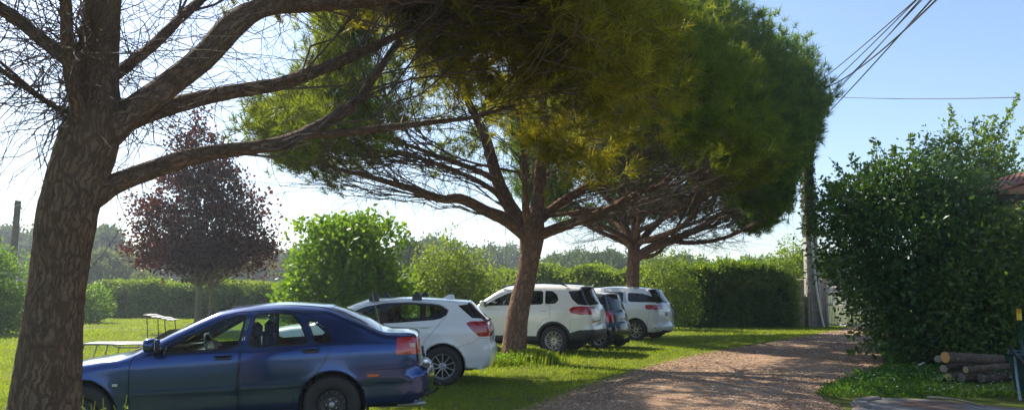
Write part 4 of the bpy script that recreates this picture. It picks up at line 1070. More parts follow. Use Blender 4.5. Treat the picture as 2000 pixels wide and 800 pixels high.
def pine(name, label, base, trunk, limbs, F0, Rf, rim, mats, spec, seed):
    """trunk/limbs: control rows (x,y,z,r) in world; Rf(az, el) crown radius about F0; rim(az) lowest elevation"""
    rng = np.random.default_rng(seed)
    global RNG
    RNG = rng
    root = tag(empty(name, base), label, 'tree', 'umbrella pines beside the driveway')
    B = np.array(base, float)
    wood = [(smooth_limb(trunk, spec['tk']), spec['tn'], spec['amp'])]
    LB = []
    for l in limbs:
        p = smooth_limb(l, spec['lk']); LB.append(p); wood.append((p, spec['ln'], spec['amp'] * .7))
    tp = wood[0][0]
    def surf(az, el):
        d = np.stack([np.cos(el) * np.cos(az), np.cos(el) * np.sin(az), np.sin(el)], -1)
        lump = 1 + .13 * vnoise(d * 2.6, seed) + .07 * vnoise(d * 7, seed + 5)
        return F0 + d * (Rf(az, el) * lump)[..., None], d
    thin = spec.get('thin', lambda a: 1.0)
    # automatic limbs
    na = spec['auto']
    up_pts = tp[tp[:, 2] > F0[2] - .1]
    az0 = spec.get('az0', 0)
    for i in range(na):
        az = az0 + 2 * math.pi * i / na * spec.get('azr', 1.0) + rng.uniform(-.12, .12)
        if rng.random() > thin(az): continue
        f = rng.random()
        el = max(rim(az), spec.get('elmin', 0)) + (rad(72) - rim(az)) * f ** 1.2
        e, d = surf(np.array([az]), np.array([el])); e = e[0]
        s = up_pts[min(len(up_pts) - 1, int(f * .8 * len(up_pts)))]
        r0 = min(s[3] * .6, spec['lr'] * rng.uniform(.6, 1.1))
        q = s[:3] + (e - s[:3]) * .82
        m_ = s[:3] + (q - s[:3]) * .5 + np.array([0, 0, -.10 * np.linalg.norm(q - s[:3])]) + rng.normal(size=3) * .25
        p = smooth_limb([(*s[:3], r0), (*m_, r0 * .65), (*q, r0 * .22)], spec['lk'])
        LB.append(p); wood.append((p, 8, spec['amp'] * .6))
    VV, FF, UU = [], [], []; n = 0
    for k, (p, nn, amp) in enumerate(wood):
        if amp: v, f, u = bark_tube(p, nn, amp, seed + k)
        else: v, f, u = tube_grid(p[None, :, :3], p[None, :, 3], nn)
        VV.append(v); FF.append(f + n); UU.append(u + [k * .71, 0]); n += len(v)
    mk('trunk', np.vstack(VV) - B, np.vstack(FF), M[mats[0]], root, True, np.vstack(UU))
    # second level: from limbs towards the crown surface
    S2, T2, D2 = [], [], []
    for p in LB:
        tot = np.linalg.norm(np.diff(p[:, :3], axis=0), axis=1).sum()
        nb = max(4, int(spec['n2'] * tot / 5))
        end = p[-1, :3] - F0; ea, ee = math.atan2(end[1], end[0]), math.atan2(end[2], np.hypot(end[0], end[1]))
        for j in range(nb):
            t = rng.uniform(.30, 1.0) ** .8; i = min(len(p) - 2, int(t * (len(p) - 1)))
            az = ea + rng.normal() * spec['sp2'] * (1.2 - .4 * t); el = max(rim(az), ee + rng.normal() * spec['sp2'] * .6 + .12)
            el = min(el, rad(85))
            if rng.random() > thin(az): continue
            e, d = surf(np.array([az]), np.array([el]))
            q = F0 + (e[0] - F0) * rng.uniform(.84, .97)
            if spec.get('ok') and not (spec['ok'](q) and spec['ok']((q + p[i, :3]) / 2) | (rng.random() < .25)): continue
            S2.append(p[i, :3]); T2.append(q); D2.append(unit(p[i + 1, :3] - p[i, :3]))
    S2, T2, D2 = map(np.array, (S2, T2, D2))
    def curve(S, T, D, K, lift, jit):
        ln = np.linalg.norm(T - S, axis=1)[:, None]
        c = S + D * ln * .35 + (T - S) * .22 + np.array([0, 0, -lift]) * ln
        t = np.linspace(0, 1, K)[None, :, None]
        P = S[:, None] * (1 - t) ** 2 + c[:, None] * 2 * t * (1 - t) + T[:, None] * t ** 2
        return P + rng.normal(size=P.shape) * ln[:, None] * jit * (t > 0) * (t < 1)
    P2 = curve(S2, T2, D2, 10, .06, .012)
    r2 = spec['r2'] * np.clip(np.linalg.norm(T2 - S2, axis=1) / 2.5, .4, 1.3)
    tg = np.linspace(1, .25, 10)
    v2, f2, u2 = tube_grid(P2, r2[:, None] * tg[None], 5)
    # third level: twigs
    S3, T3, D3 = [], [], []
    for b in range(len(P2)):
        nb = spec['n3']
        for j in range(nb):
            i = rng.integers(3, 10) if j else 9; i = min(i, 8)
            rel = P2[b, i] - F0
            tip = T2[b] + rng.normal(size=3) * spec['sp3']
            rl = tip - F0; az, el = math.atan2(rl[1], rl[0]), math.atan2(rl[2], np.hypot(rl[0], rl[1]))
            el = max(el, rim(az))
            e, _ = surf(np.array([az]), np.array([el]))
            S3.append(P2[b, i]); T3.append(F0 + (e[0] - F0) * rng.uniform(.90, 1.03)); D3.append(unit(P2[b, i + 1] - P2[b, i]))
    S3, T3, D3 = map(np.array, (S3, T3, D3))
    if spec.get('ok'):
        m = np.array([spec['ok'](q) for q in T3]); S3, T3, D3 = S3[m], T3[m], D3[m]
    P3 = curve(S3, T3, D3, 6, .05, .02)
    v3, f3, u3 = tube_grid(P3, np.broadcast_to(spec['r3'] * np.linspace(1, .45, 6)[None], P3.shape[:2]), 3)
    # bare inner twigs
    nd = spec['dead']
    src = np.concatenate([P2[:, 1:8].reshape(-1, 3)] + [p[4:, :3] for p in LB])
    if 'deadsrc' in spec: src = np.concatenate([src, spec['deadsrc']])
    ii = rng.integers(0, len(src), nd) if 'deadsrc' not in spec else np.concatenate([rng.integers(0, len(src) - len(spec['deadsrc']), nd - int(nd * spec['dfrac'])), len(src) - 1 - rng.integers(0, len(spec['deadsrc']), int(nd * spec['dfrac']))])
    ln = rng.uniform(.35, 1.25, nd)[:, None] * spec.get('deadl', 1.0)
    dd = unit(rng.normal(size=(nd, 3)) + np.array([0, 0, .1]) + unit(src[ii] - F0) * .7)
    side = unit(np.cross(dd, rng.normal(size=(nd, 3))))
    t = np.linspace(0, 1, 8)[None, :, None]
    Pd = src[ii][:, None] + dd[:, None] * ln[:, None] * t + side[:, None] * ln[:, None] * (t ** 2) * rng.uniform(-.7, .7, (nd, 1, 1)) * spec.get('curl', 1.0) \
        + np.cumsum(rng.normal(size=(nd, 8, 3)), axis=1) * ln[:, None] * .016 * spec.get('curl', 1.0) ** 1.3 * (t > 0)
    ka = np.arctan2(src[ii][:, 1] - F0[1], src[ii][:, 0] - F0[0]); km = np.array([rng.random() < thin(a_) for a_ in ka]); Pd = Pd[km]; nd = len(Pd)
    vd, fd, ud = tube_grid(Pd, np.broadcast_to(spec['rd'] * np.linspace(1, .4, 8)[None], Pd.shape[:2]) * rng.uniform(.6, 1.3, (nd, 1)), 3)
    nf = spec.get('fan', 0)
    if nf:      # long bare branches fanning out below the foliage
        Sf, Tf, Df = [], [], []
        for j in range(nf):
            p = LB[rng.integers(len(LB))]; i = rng.integers(2, int(len(p) * .7)); az = rng.uniform(-math.pi, math.pi)
            e0 = p[-1, :3] - F0; az = math.atan2(e0[1], e0[0]) + rng.normal() * .5
            el = rng.uniform(rad(3), rim(az) + rad(6)); e, _ = surf(np.array([az]), np.array([el]))
            Sf.append(p[i, :3]); Tf.append(F0 + (e[0] - F0) * rng.uniform(.7, 1.0)); Df.append(unit(p[i + 1, :3] - p[i, :3]))
        Pf = curve(*map(np.array, (Sf, Tf, Df)), 14, .07, .008)
        vf, ff, _u = tube_grid(Pf, np.broadcast_to(spec['fr'] * np.linspace(1, .22, 14)[None], Pf.shape[:2]), 5)
        kk = rng.integers(3, 12, (nf, 7)); S_ = Pf[np.arange(nf)[:, None], kk].reshape(-1, 3); dv = unit(Pf[np.arange(nf)[:, None], kk + 1] - Pf[np.arange(nf)[:, None], kk]).reshape(-1, 3)
        dv = unit(dv + rng.normal(size=dv.shape) * [.5, .5, .28]); lf = rng.uniform(.5, 1.7, (len(S_), 1))
        Ps = curve(S_, S_ + dv * lf, unit(dv + rng.normal(size=dv.shape) * .4), 7, .03, .02)
        vs_, fs_, _u = tube_grid(Ps, np.broadcast_to(spec['fr'] * .38 * np.linspace(1, .4, 7)[None], Ps.shape[:2]), 3)
        ff = np.vstack([ff, fs_ + len(vf)]); vf = np.vstack([vf, vs_])
        v2, f2 = np.vstack([v2, vf]), np.vstack([f2, ff + len(v2)])
    o2, o3 = len(v2), len(v2) + len(v3)
    mk('branches', np.vstack([v2, v3, vd]) - B, np.vstack([f2, f3 + o2, fd + o3]), M['twig'], root, False)
    # needles
    tt = rng.uniform(.45, 1.02, (len(P3), spec['nt']))
    fi = np.clip(tt * 5, 0, 4.999); i0 = fi.astype(int); fr = (fi - i0)[..., None]
    idx = np.arange(len(P3))[:, None]
    Q = P3[idx, i0] * (1 - fr) + P3[idx, i0 + 1] * fr
    Dn = unit(P3[idx, i0 + 1] - P3[idx, i0])
    Q = (Q + rng.normal(size=Q.shape) * spec.get('tj', .12)).reshape(-1, 3)
    out = unit(Q - F0)
    Dn = unit(Dn.reshape(-1, 3) * .7 + out * .3 + np.array([0, 0, .45]) + rng.normal(size=Q.shape) * .35)
    V, F = needle_tufts(Q, Dn, spec['nn'], spec['nl'], spec['nw'])
    mk('crown', V - B, F, M[mats[1]], root)
    print(name, 'limbs', len(LB), 'l2', len(P2), 'l3', len(P3), 'tufts', len(Q), 'needles', len(F))
    return root

def limb(rows):
    """rows of (px, py, width_px, depth)"""
    out = []
    for px, py, wpx, d in rows:
        p = at(px, py, d); out.append((*p, wpx * .84 * d / FPX / 2))
    return out

# near pine, only trunk and lower limbs in the picture
tr = limb([(68, 1010, 190, 5.15), (78, 900, 168, 5.18), (86, 800, 147, 5.2), (96, 700, 136, 5.2), (107, 600, 122, 5.2), (119, 500, 120, 5.2), (130, 430, 126, 5.2), (150, 350, 126, 5.22), (170, 280, 128, 5.25),
           (184, 215, 112, 5.3), (190, 150, 92, 5.35), (196, 60, 84, 5.4), (203, -30, 78, 5.5), (215, -200, 66, 5.6), (240, -450, 45, 5.8), (260, -750, 20, 6.0)])
lb = [limb([(200, 262, 90, 5.3), (262, 215, 66, 5.4), (330, 165, 60, 5.6), (400, 110, 58, 5.8), (460, 45, 58, 6.0), (520, 15, 44, 6.4), (620, 8, 36, 7.0), (740, 0, 30, 7.7), (880, -10, 20, 8.6), (1000, 10, 10, 9.4)]),
      limb([(180, 385, 60, 5.25), (225, 358, 48, 5.35), (300, 330, 42, 5.6), (390, 302, 38, 5.9), (480, 290, 35, 6.3), (560, 276, 33, 6.8), (625, 245, 30, 7.2), (690, 205, 25, 7.8), (730, 150, 20, 8.2), (780, 80, 14, 8.8)]),
      limb([(600, 262, 22, 7.0), (680, 258, 19, 7.5), (770, 248, 16, 8.1), (850, 238, 13, 8.8), (930, 228, 9, 9.6), (1020, 200, 6, 10.4)]),
      limb([(215, 250, 55, 5.3), (290, 222, 42, 5.6), (370, 198, 38, 6.0), (450, 180, 35, 6.4), (540, 165, 32, 6.9), (610, 142, 30, 7.4), (700, 105, 24, 8.1), (800, 60, 15, 8.9), (900, 30, 9, 9.6)]),
      limb([(195, 165, 40, 5.4), (240, 135, 27, 5.6), (300, 88, 24, 6.0), (350, 38, 22, 6.3), (400, -8, 20, 6.8), (470, -80, 14, 7.5)]),
      limb([(160, 235, 34, 5.15), (142, 170, 32, 5.05), (133, 100, 30, 4.95), (128, 0, 26, 4.8), (120, -120, 20, 4.6), (100, -300, 12, 4.4)]),
      limb([(150, 130, 34, 5.2), (100, 92, 31, 5.1), (50, 52, 29, 5.0), (0, 15, 28, 4.9), (-90, -50, 22, 4.7), (-220, -160, 12, 4.4)]),
      limb([(150, 228, 20, 5.2), (118, 215, 13, 5.2), (60, 178, 13, 5.1), (0, 136, 11, 5.0), (-120, 60, 8, 4.9)]),
      limb([(150, 100, 24, 5.1), (185, 55, 15, 5.0), (120, 30, 12, 4.7), (105, 10, 12, 4.6)][:2])]
F1 = np.array([-2.9, 5.3, 3.0])
def win(az, c, w):
    d = (az - rad(c) + math.pi) % (2 * math.pi) - math.pi
    return np.exp(-(d / rad(w)) ** 2)
def R1(az, el):
    return (4.7 + 2.0 * win(az, 54, 27)) * (1 - .06 * np.sin(el))
def rim1(az):
    a = (az - rad(42) + math.pi) % (2 * math.pi) - math.pi
    return rad(1) + rad(32) * min(1, max(0, (abs(a) - rad(15)) / rad(20))) ** 1.0
def ok1(q):      # the open side over the lawn carries no foliage low down
    k = 1500 / max(q[1], .5); px = 1000 + q[0] * k; py = 570 - (q[2] - 1.5) * k
    return not (q[1] > 1 and px < 640 and py > -60)
rng_ = np.random.default_rng(5)
ds = []
for l in lb[:1] + lb[3:]:
    p = catmull(l, 40)[:, :3]; ds.append(p[3:30])
pine('umbrella_pine', 'nearest and largest pine with its thick cracked trunk at the left edge', (*at(68, 1010, 5.15)[:2], 0), tr, lb, F1, R1, rim1, ('bark', 'needle_gold'),
     dict(tk=260, tn=110, lk=90, ln=28, amp=.011, auto=0, n2=15, sp2=.42, n3=15, sp3=.60, r2=.010, r3=.0055, dead=1150, rd=.0042, nt=9, nn=26, nl=.20, nw=.0125, lr=.035, ok=ok1, deadsrc=np.concatenate(ds), deadl=.75, curl=2.4, az0=.15, azr=.2, elmin=rad(22), dfrac=.42, fan=0), 21)

def slim(rows): return [(x, y, z, r * .90) for x, y, z, r in limb(rows)]
# middle pine
tr = slim([(1000, 712, 74, 17.0), (1004, 680, 64, 17.0), (1010, 620, 56, 17.0), (1024, 560, 52, 17.0), (1035, 500, 52, 17.0), (1040, 455, 62, 17.0), (1050, 400, 36, 17.1), (1056, 330, 32, 17.2), (1062, 240, 26, 17.3), (1050, 120, 18, 17.4), (1040, 0, 10, 17.5)])
lb = [limb([(1032, 462, 34, 17.0), (990, 430, 30, 16.8), (950, 412, 27, 16.5), (900, 388, 24, 16.2), (860, 388, 20, 16.0), (800, 368, 16, 15.6), (720, 345, 12, 15.2), (640, 325, 8, 14.8)]),
      limb([(1030, 450, 38, 17.0), (1000, 410, 34, 17.1), (975, 360, 30, 17.2), (960, 310, 27, 17.3), (945, 260, 23, 17.4), (905, 180, 16, 17.6), (860, 90, 10, 17.8)]),
      limb([(1036, 465, 20, 16.6), (1028, 420, 18, 16.4), (1026, 370, 16, 16.2), (1024, 300, 15, 15.9), (1020, 220, 11, 15.6), (1000, 120, 7, 15.2)]),
      limb([(1046, 462, 30, 17.0), (1090, 445, 24, 16.8), (1130, 432, 20, 16.5), (1180, 412, 17, 16.2), (1240, 380, 13, 15.7), (1310, 350, 9, 15.2)]),
      limb([(1052, 430, 26, 17.1), (1090, 400, 22, 17.2), (1140, 368, 19, 17.2), (1200, 335, 15, 17.3), (1270, 290, 10, 17.4)]),
      limb([(975, 355, 16, 17.2), (930, 332, 13, 17.0), (870, 310, 11, 16.7), (800, 285, 9, 16.4), (720, 262, 7, 16.0), (640, 240, 5, 15.7)]),
      limb([(1000, 420, 14, 17), (960, 370, 12, 16.6), (880, 330, 11, 16.0), (780, 300, 9, 15.3), (660, 290, 6, 14.7)])]
F2 = np.array([.35, 17.0, 3.0])
def R2(az, el):
    a = (az + math.pi) % (2 * math.pi) - math.pi
    return (5.4 + 1.15 * win(az, 201, 26)) * (1 - .55 * win(az, 138, 46)) * (1 + .12 * np.sin(el))
def rim2(az):
    return rad(13) + rad(19) * float(win(az, 115, 48))
pine('umbrella_pine', 'middle pine whose reddish trunk stands right behind the white hatchback', (*at(1000, 700, 17.0)[:2], 0), tr, lb, F2, R2, rim2, ('bark_red', 'needle'),
     dict(tk=120, tn=48, lk=40, ln=14, amp=.022, auto=14, n2=14, sp2=.30, n3=12, sp3=.55, r2=.016, r3=.007, dead=3000, rd=.006, nt=8, nn=26, nl=.22, nw=.015, lr=.055, fan=150, fr=.014, thin=lambda a: 1 - .85 * float(win(a, 136, 46))), 22)

# far pine
tr = slim([(1236, 640, 40, 27.7), (1236, 560, 32, 27.7), (1238, 500, 32, 27.7), (1242, 440, 24, 27.8), (1244, 380, 22, 27.9), (1246, 280, 18, 28), (1250, 160, 12, 28), (1250, 40, 7, 28)])
lb = [limb([(1240, 505, 24, 27.7), (1270, 485, 20, 27.5), (1310, 470, 18, 27.2), (1360, 448, 15, 26.8), (1420, 410, 12, 26.4), (1490, 360, 8, 26.0)]),
      limb([(1310, 470, 12, 27.2), (1350, 474, 10, 27), (1400, 468, 9, 26.7), (1450, 450, 8, 26.4), (1500, 425, 6, 26), (1550, 400, 4, 25.7)]),
      limb([(1238, 500, 20, 27.7), (1225, 470, 16, 27.5), (1190, 448, 13, 27.2), (1140, 430, 10, 26.8), (1080, 405, 6, 26.3)]),
      limb([(1242, 480, 18, 27.8), (1290, 430, 14, 28.2), (1360, 380, 11, 28.8), (1450, 330, 8, 29.4)]),
      limb([(1240, 480, 16, 27.7), (1215, 430, 13, 28), (1180, 380, 10, 28.6), (1130, 330, 7, 29.2)])]
F3 = np.array([*at(1240, 500, 27.7)])
def R3(az, el):
    return np.interp(np.degrees(el), [0, 9, 27, 40, 53, 90], [3.6, 4.1, 5.8, 8.5, 9.8, 9.6]) * (1 - .5 * win(az, 108, 50) - .3 * win(az, 212, 34))
def rim3(az): return rad(15) + rad(14) * (1 - float(win(az, -8, 42)))
pine('umbrella_pine', 'farthest pine with a rounded green crown rising behind the white people carrier', (*at(1236, 640, 27.7)[:2], 0), tr, lb, F3, R3, rim3, ('bark_red', 'needle_green'),
     dict(tk=80, tn=32, lk=30, ln=10, amp=.022, auto=26, n2=11, sp2=.28, n3=12, sp3=.75, r2=.024, r3=.010, dead=1800, rd=.008, nt=8, nn=24, nl=.29, nw=.022, lr=.10, tj=.18, fan=110, fr=.017, thin=lambda a: 1 - .7 * float(win(a, 125, 50)) - .3 * float(win(a, 215, 30))), 23)
RNG = np.random.default_rng(77)

# ------------------------------------------------------------------ shrubs and small trees
def spot(px, d): p = at(px, 570, d); return (p[0], d, 0.0)

broadleaf('copper_maple', 'dark red leaved tree with a straight pale trunk on the left lawn', 'tree', spot(387, 30), [(0, 0, 4.0, 1.9, 1.9, 1.5), (-.3, 0, 7.0, .9, .9, 1.6), (-.1, .2, 5.6, 1.3, 1.3, 1.2), (1.9, -.3, 3.3, 1.2, 1.2, .75), (-2.0, .2, 3.2, 1.1, 1.2, .7), (1.5, .4, 4.7, 1.2, 1.2, .8), (-1.6, -.4, 4.6, 1.1, 1.1, .8), (.3, -1.2, 3.0, 1.6, 1.2, .7), (-.9, 1.0, 3.1, 1.6, 1.2, .6), (.9, 0, 6.1, .8, .8, .7), (-1.0, 0, 6.0, .7, .7, .6)],
    M['leaf_red'], 1150, 22, .20, .14, .11, 1.9, shell=.6, rough=.4, seed=3, nst=80, zmin=1.9, asp=.75)
broadleaf('rusty_leaved_tree', 'small slim tree with rusty green leaves just right of the dark red tree', 'tree', spot(411, 32), [(.8, 0, 3.0, 2.0, 1.5, .8), (0, 0, 3.2, 1.2, 1.2, .9)],
    M['leaf_rust'], 200, 18, .2, .13, .06, 1.8, shell=.6, seed=4, nst=24, zmin=1.7, asp=.75)
broadleaf('green_bush', 'large rounded bright green bush behind the blue saloon roof', 'bush', spot(675, 22), [(0, 0, 1.9, 1.7, 1.6, 1.75), (-.7, .1, 1.3, 1.1, 1.1, 1.2), (.8, 0, 1.4, 1.0, 1.1, 1.3), (-.1, 0, 3.1, .8, .8, .6), (-1.1, 0, .8, .8, .8, .8)],
    M['leaf_bright'], 1450, 15, .13, .15, .03, 0, shell=.45, rough=.40, seed=5, nst=40, part='foliage', wname='stems', asp=.7)
broadleaf('golden_bush', 'tall yellowish green bush with fine leaves between the green bush and the middle pine', 'bush', spot(876, 25), [(0, 0, 1.5, 1.35, 1.2, 1.8), (-.5, .1, 1.2, 1.0, 1.1, 1.4), (.7, 0, 1.3, .9, 1.0, 1.4)],
    M['leaf_yellow'], 1300, 15, .13, .10, .025, 0, shell=.45, seed=6, nst=60, part='foliage', wname='stems', asp=.6, rough=.32)
broadleaf('small_bush', 'low yellow green bush in front of the dark gap left of the middle pine', 'bush', spot(955, 29), [(0, 0, 1.0, 1.2, 1.0, 1.5)],
    M['leaf_yellow'], 320, 15, .13, .12, .025, 0, shell=.45, seed=7, nst=20, part='foliage', wname='stems')
broadleaf('round_shrub', 'small rounded light green shrub just right of the thick trunk', 'shrub', spot(180, 38), [(0, 0, .85, .85, .85, .95)],
    M['leaf_bright'], 330, 15, .13, .12, .02, 0, shell=.4, seed=8, nst=15, part='foliage', wname='stems')
broadleaf('light_bush', 'tall light green bush at the left edge behind the thick trunk', 'bush', spot(-5, 28), [(0, 0, 1.5, 1.1, 1.1, 1.7), (-.8, 0, 1.5, 1.2, 1.2, 1.9), (.4, 0, .8, .8, .8, .9)],
    M['leaf_bright'], 900, 15, .13, .13, .03, 0, shell=.4, seed=9, nst=30, part='foliage', wname='stems')

# dark shrubs on the right
broadleaf('laurel_bush', 'big dark green glossy bush overhanging the right side of the driveway', 'bush', (9.0, 16.8, 0), [(-.2, 0, 2.1, 1.6, 1.6, 2.0), (-1.1, -.3, 2.6, 1.0, 1.0, 1.1), (-.45, -.4, 1.0, 1.0, 1.0, 1.0), (-.6, 0, 3.7, .9, .9, .75), (.6, 0, 3.5, .9, .9, .8), (1.2, -.2, 1.8, 1.3, 1.3, 1.7), (-1.2, 0, 1.9, .7, .7, .6), (-1.55, 0, 3.3, .8, .8, .75)],
    M['leaf_dark'], 2600, 15, .15, .125, .05, 0, shell=.4, rough=.42, seed=10, nst=50, part='foliage', wname='stems', asp=.5, droop=.3)
broadleaf('tall_shrub', 'tall shrub with bright green upright shoots above the dark bush', 'shrub', (13.4, 22.3, 0), [(-.1, 0, 4.4, 1.1, 1.1, 1.3), (-.7, 0, 5.3, .6, .6, 1.0), (.6, 0, 5.5, .55, .55, .9), (0, 0, 2.6, 1.5, 1.3, 1.8), (1.0, 0, 4.2, .8, .8, 1.0)],
    M['leaf_mid'], 950, 14, .19, .14, .045, 0, shell=.5, seed=12, nst=50, part='foliage', wname='stems', asp=.5, rough=.35)
broadleaf('viburnum_bush', 'dense dark bush with lighter leaf tips in front of the tiled roof', 'bush', (10.4, 15.4, 0), [(0, 0, 1.5, 1.5, 1.1, 1.45), (1.2, -.2, 1.4, 1.2, 1.1, 1.5), (-1.1, 0, 1.2, 1.0, 1.0, 1.2), (-.3, .2, 2.6, .9, .7, .5)],
    M['leaf_vib'], 1900, 15, .14, .12, .04, 0, shell=.35, rough=.35, seed=13, nst=40, part='foliage', wname='stems', asp=.5, droop=.3)
# upright shoots that stick out of the tall shrub
def shoots(parent_name, pts, mat, L=.10):
    par = [o for o in bpy.data.objects if o.name == parent_name][0]
    V, F = [], []; n = 0; W_, WF = [], []; wn = 0
    for (a, b) in pts:
        a, b = np.array(a) - np.array(par.location), np.array(b) - np.array(par.location)
        t = np.linspace(0, 1, 8)[:, None]; p = a * (1 - t) + b * t + RNG.normal(size=(8, 3)) * .02
        v, f, _ = tube_grid(p[None], np.linspace(.012, .004, 8)[None], 4); W_.append(v); WF.append(f + wn); wn += len(v)
        k = int(np.linalg.norm(b - a) * 60)
        s = RNG.random((k, 1)) ** .8; q = a * (1 - s) + b * s + RNG.normal(size=(k, 3)) * (.10 * (1.1 - s))
        D = RNG.normal(size=(k, 3)) + unit(b - a) * .7
        ln = L * RNG.uniform(.6, 1.2, k); v, f = leaf_quads(q, D, ln, ln * .55); V.append(v); F.append(f + n); n += len(v)
    mk('shoot_leaves', np.vstack(V), np.vstack(F), mat, par); [mk('shoot', w__, WF[0], M['twig_light'], par) for w__ in W_]
sp = []
for px, py, bx, by in ((1855, 205, 1880, 320), (1990, 185, 1930, 330), (1970, 215, 1925, 340), (1925, 250, 1910, 350), (1905, 232, 1900, 350), (2000, 250, 1950, 360), (1870, 260, 1885, 340), (1945, 225, 1920, 320), (2010, 320, 1960, 370), (1990, 300, 1935, 350)):
    sp.append((at(bx, by, 22.2), at(px, py, 22.2 + RNG.uniform(-.6, .6))))
shoots('tall_shrub', sp, M['leaf_mid'], .13)
sp = []
for px, py, bx, by in ((1630, 320, 1680, 380), (1662, 300, 1690, 370), (1710, 272, 1720, 350), (1745, 285, 1750, 350), (1790, 290, 1770, 350), (1810, 268, 1800, 340), (1840, 270, 1830, 340), (1612, 400, 1665, 430), (1600, 450, 1660, 470), (1780, 265, 1785, 330), (1615, 360, 1670, 400), (1612, 520, 1670, 500), (1650, 570, 1700, 560), (1655, 610, 1710, 600), (1655, 655, 1710, 640), (1660, 690, 1720, 670)):
    sp.append((at(bx, by, 16.0), at(px, py, 15.8 + RNG.uniform(-.4, .4))))
shoots('laurel_bush', sp, M['leaf_dark'], .12)

# ------------------------------------------------------------------ hedges
def hedge(name, label, A, B, h, w, mat, nl, L, seed, cat='hedge', hvar=.15, sun_tint=0):
    A, B = np.array(A, float), np.array(B, float)
    root = tag(empty(name, (*((A + B) / 2), 0)), label, cat)
    ax = B - A; ln = np.linalg.norm(ax); ax /= ln; nx = np.array([ax[1], -ax[0]])
    if nx[1] > 0: nx = -nx                           # towards the camera side
    def hh(u): return h * (1 - .28 * np.clip(1 - np.minimum(u, ln - u) / 1.3, 0, 1) ** 2) * (1 + hvar * vnoise(np.stack([u * .7, u * 0, u * 0], 1), seed) + hvar * .5 * vnoise(np.stack([u * 2.3, u * 0, u * 0], 1), seed + 1))
    # leaf shell on front, top, ends
    k = nl
    u = RNG.random(k) * ln; H = hh(u)
    s = RNG.random(k) * (h + w)
    z = np.where(s < h, s / h * H, H); v = np.where(s < h, -w / 2, (s - h) - w / 2)
    # rounded shoulder
    sh = np.clip((z - H * .75) / (H * .25), 0, 1); v = np.where(s < h, v + sh ** 2 * w * .18, v)
    z = np.where(s >= h, H - np.clip(np.abs(v) / (w / 2), 0, 1) ** 3 * .15 * h, z)
    dep = np.abs(RNG.normal(size=k)) * .13
    lump = .38 * vnoise(np.stack([u * .9, z * 1.1, v * 0], 1), seed + 2) + .16 * vnoise(np.stack([u * 3.4, z * 3.4, v], 1), seed + 4)
    off = lump - dep
    fr = s < h
    v = np.where(fr, v - off, v); z = np.where(fr, z, z + off)
    z = z + np.where(RNG.random(k) < .05, RNG.random(k) * .4, 0) * (~fr)
    u = np.clip(u, 0, ln) + RNG.normal(size=k) * .08
    P = np.stack([A[0] + ax[0] * u - nx[0] * v, A[1] + ax[1] * u - nx[1] * v, np.clip(z, .02, 9)], 1)
    O = np.where(fr[:, None], np.array([nx[0], nx[1], .35]), np.array([0, 0, 1.0]))
    D = O + RNG.normal(size=P.shape) * .9
    l_ = L * RNG.uniform(.6, 1.25, k)
    V, F = leaf_quads(P, D, l_, l_ * .6)
    mk('foliage', V - np.array(root.location), F, mat, root)
    if sun_tint:  # yellower leaves paint the sunlight into the hedge top
        k = sun_tint; u = RNG.random(k) * ln; H = hh(u); z = H * (1 - .38 * RNG.random(k) ** 1.6) + RNG.random(k) ** 2 * .22
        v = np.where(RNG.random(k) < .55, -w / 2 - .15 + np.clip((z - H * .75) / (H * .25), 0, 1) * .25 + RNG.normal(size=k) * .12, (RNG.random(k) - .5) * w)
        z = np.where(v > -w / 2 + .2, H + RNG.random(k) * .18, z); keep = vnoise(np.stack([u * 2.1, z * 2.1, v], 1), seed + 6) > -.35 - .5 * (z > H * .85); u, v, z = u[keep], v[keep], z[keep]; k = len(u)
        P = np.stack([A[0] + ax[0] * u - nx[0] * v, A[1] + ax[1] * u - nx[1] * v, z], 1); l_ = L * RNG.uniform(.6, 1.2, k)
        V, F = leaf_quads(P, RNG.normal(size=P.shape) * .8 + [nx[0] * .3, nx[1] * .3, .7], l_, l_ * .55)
        mk('sun_tinted_leaves', V - np.array(root.location), F, M['leaf_yellow'], root)
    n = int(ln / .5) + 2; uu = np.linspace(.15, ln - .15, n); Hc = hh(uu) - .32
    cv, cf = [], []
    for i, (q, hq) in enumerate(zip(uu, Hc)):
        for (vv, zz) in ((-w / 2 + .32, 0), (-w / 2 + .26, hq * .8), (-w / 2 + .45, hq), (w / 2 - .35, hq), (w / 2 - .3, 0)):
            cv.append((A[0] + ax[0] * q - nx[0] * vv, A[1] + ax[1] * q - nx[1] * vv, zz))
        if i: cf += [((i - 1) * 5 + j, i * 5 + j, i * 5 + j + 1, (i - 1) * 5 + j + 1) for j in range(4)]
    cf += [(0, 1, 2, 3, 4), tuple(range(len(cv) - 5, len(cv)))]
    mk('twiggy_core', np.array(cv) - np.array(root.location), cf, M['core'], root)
    return root
def gx(px, d): return (at(px, 570, d)[0], d)
hedge('tall_hedge', 'long tall hedge with sunlit top along the far end of the lawn', gx(1290, 34.5), gx(1545, 33.8), 2.5, 2.2, M['leaf_hedge'], 36000, .15, 31, hvar=.10, sun_tint=9000)
hedge('back_hedge', 'hedge with bright leafy top behind the row of parked cars', gx(975, 41), gx(1285, 36), 2.5, 2.0, M['leaf_hedge'], 26000, .16, 32, hvar=.10, sun_tint=12000)
hedge('low_hedge', 'dark clipped hedge across the far side of the left lawn', gx(185, 47), gx(560, 45), 1.95, 1.8, M['leaf_hedge'], 26000, .15, 33, hvar=.10, sun_tint=7000)
hedge('low_hedge', 'shadowy hedge between the rusty tree and the rounded green bush', gx(562, 42), gx(970, 44), 2.1, 1.8, M['leaf_hedge'], 20000, .16, 34, hvar=.2, sun_tint=7000)
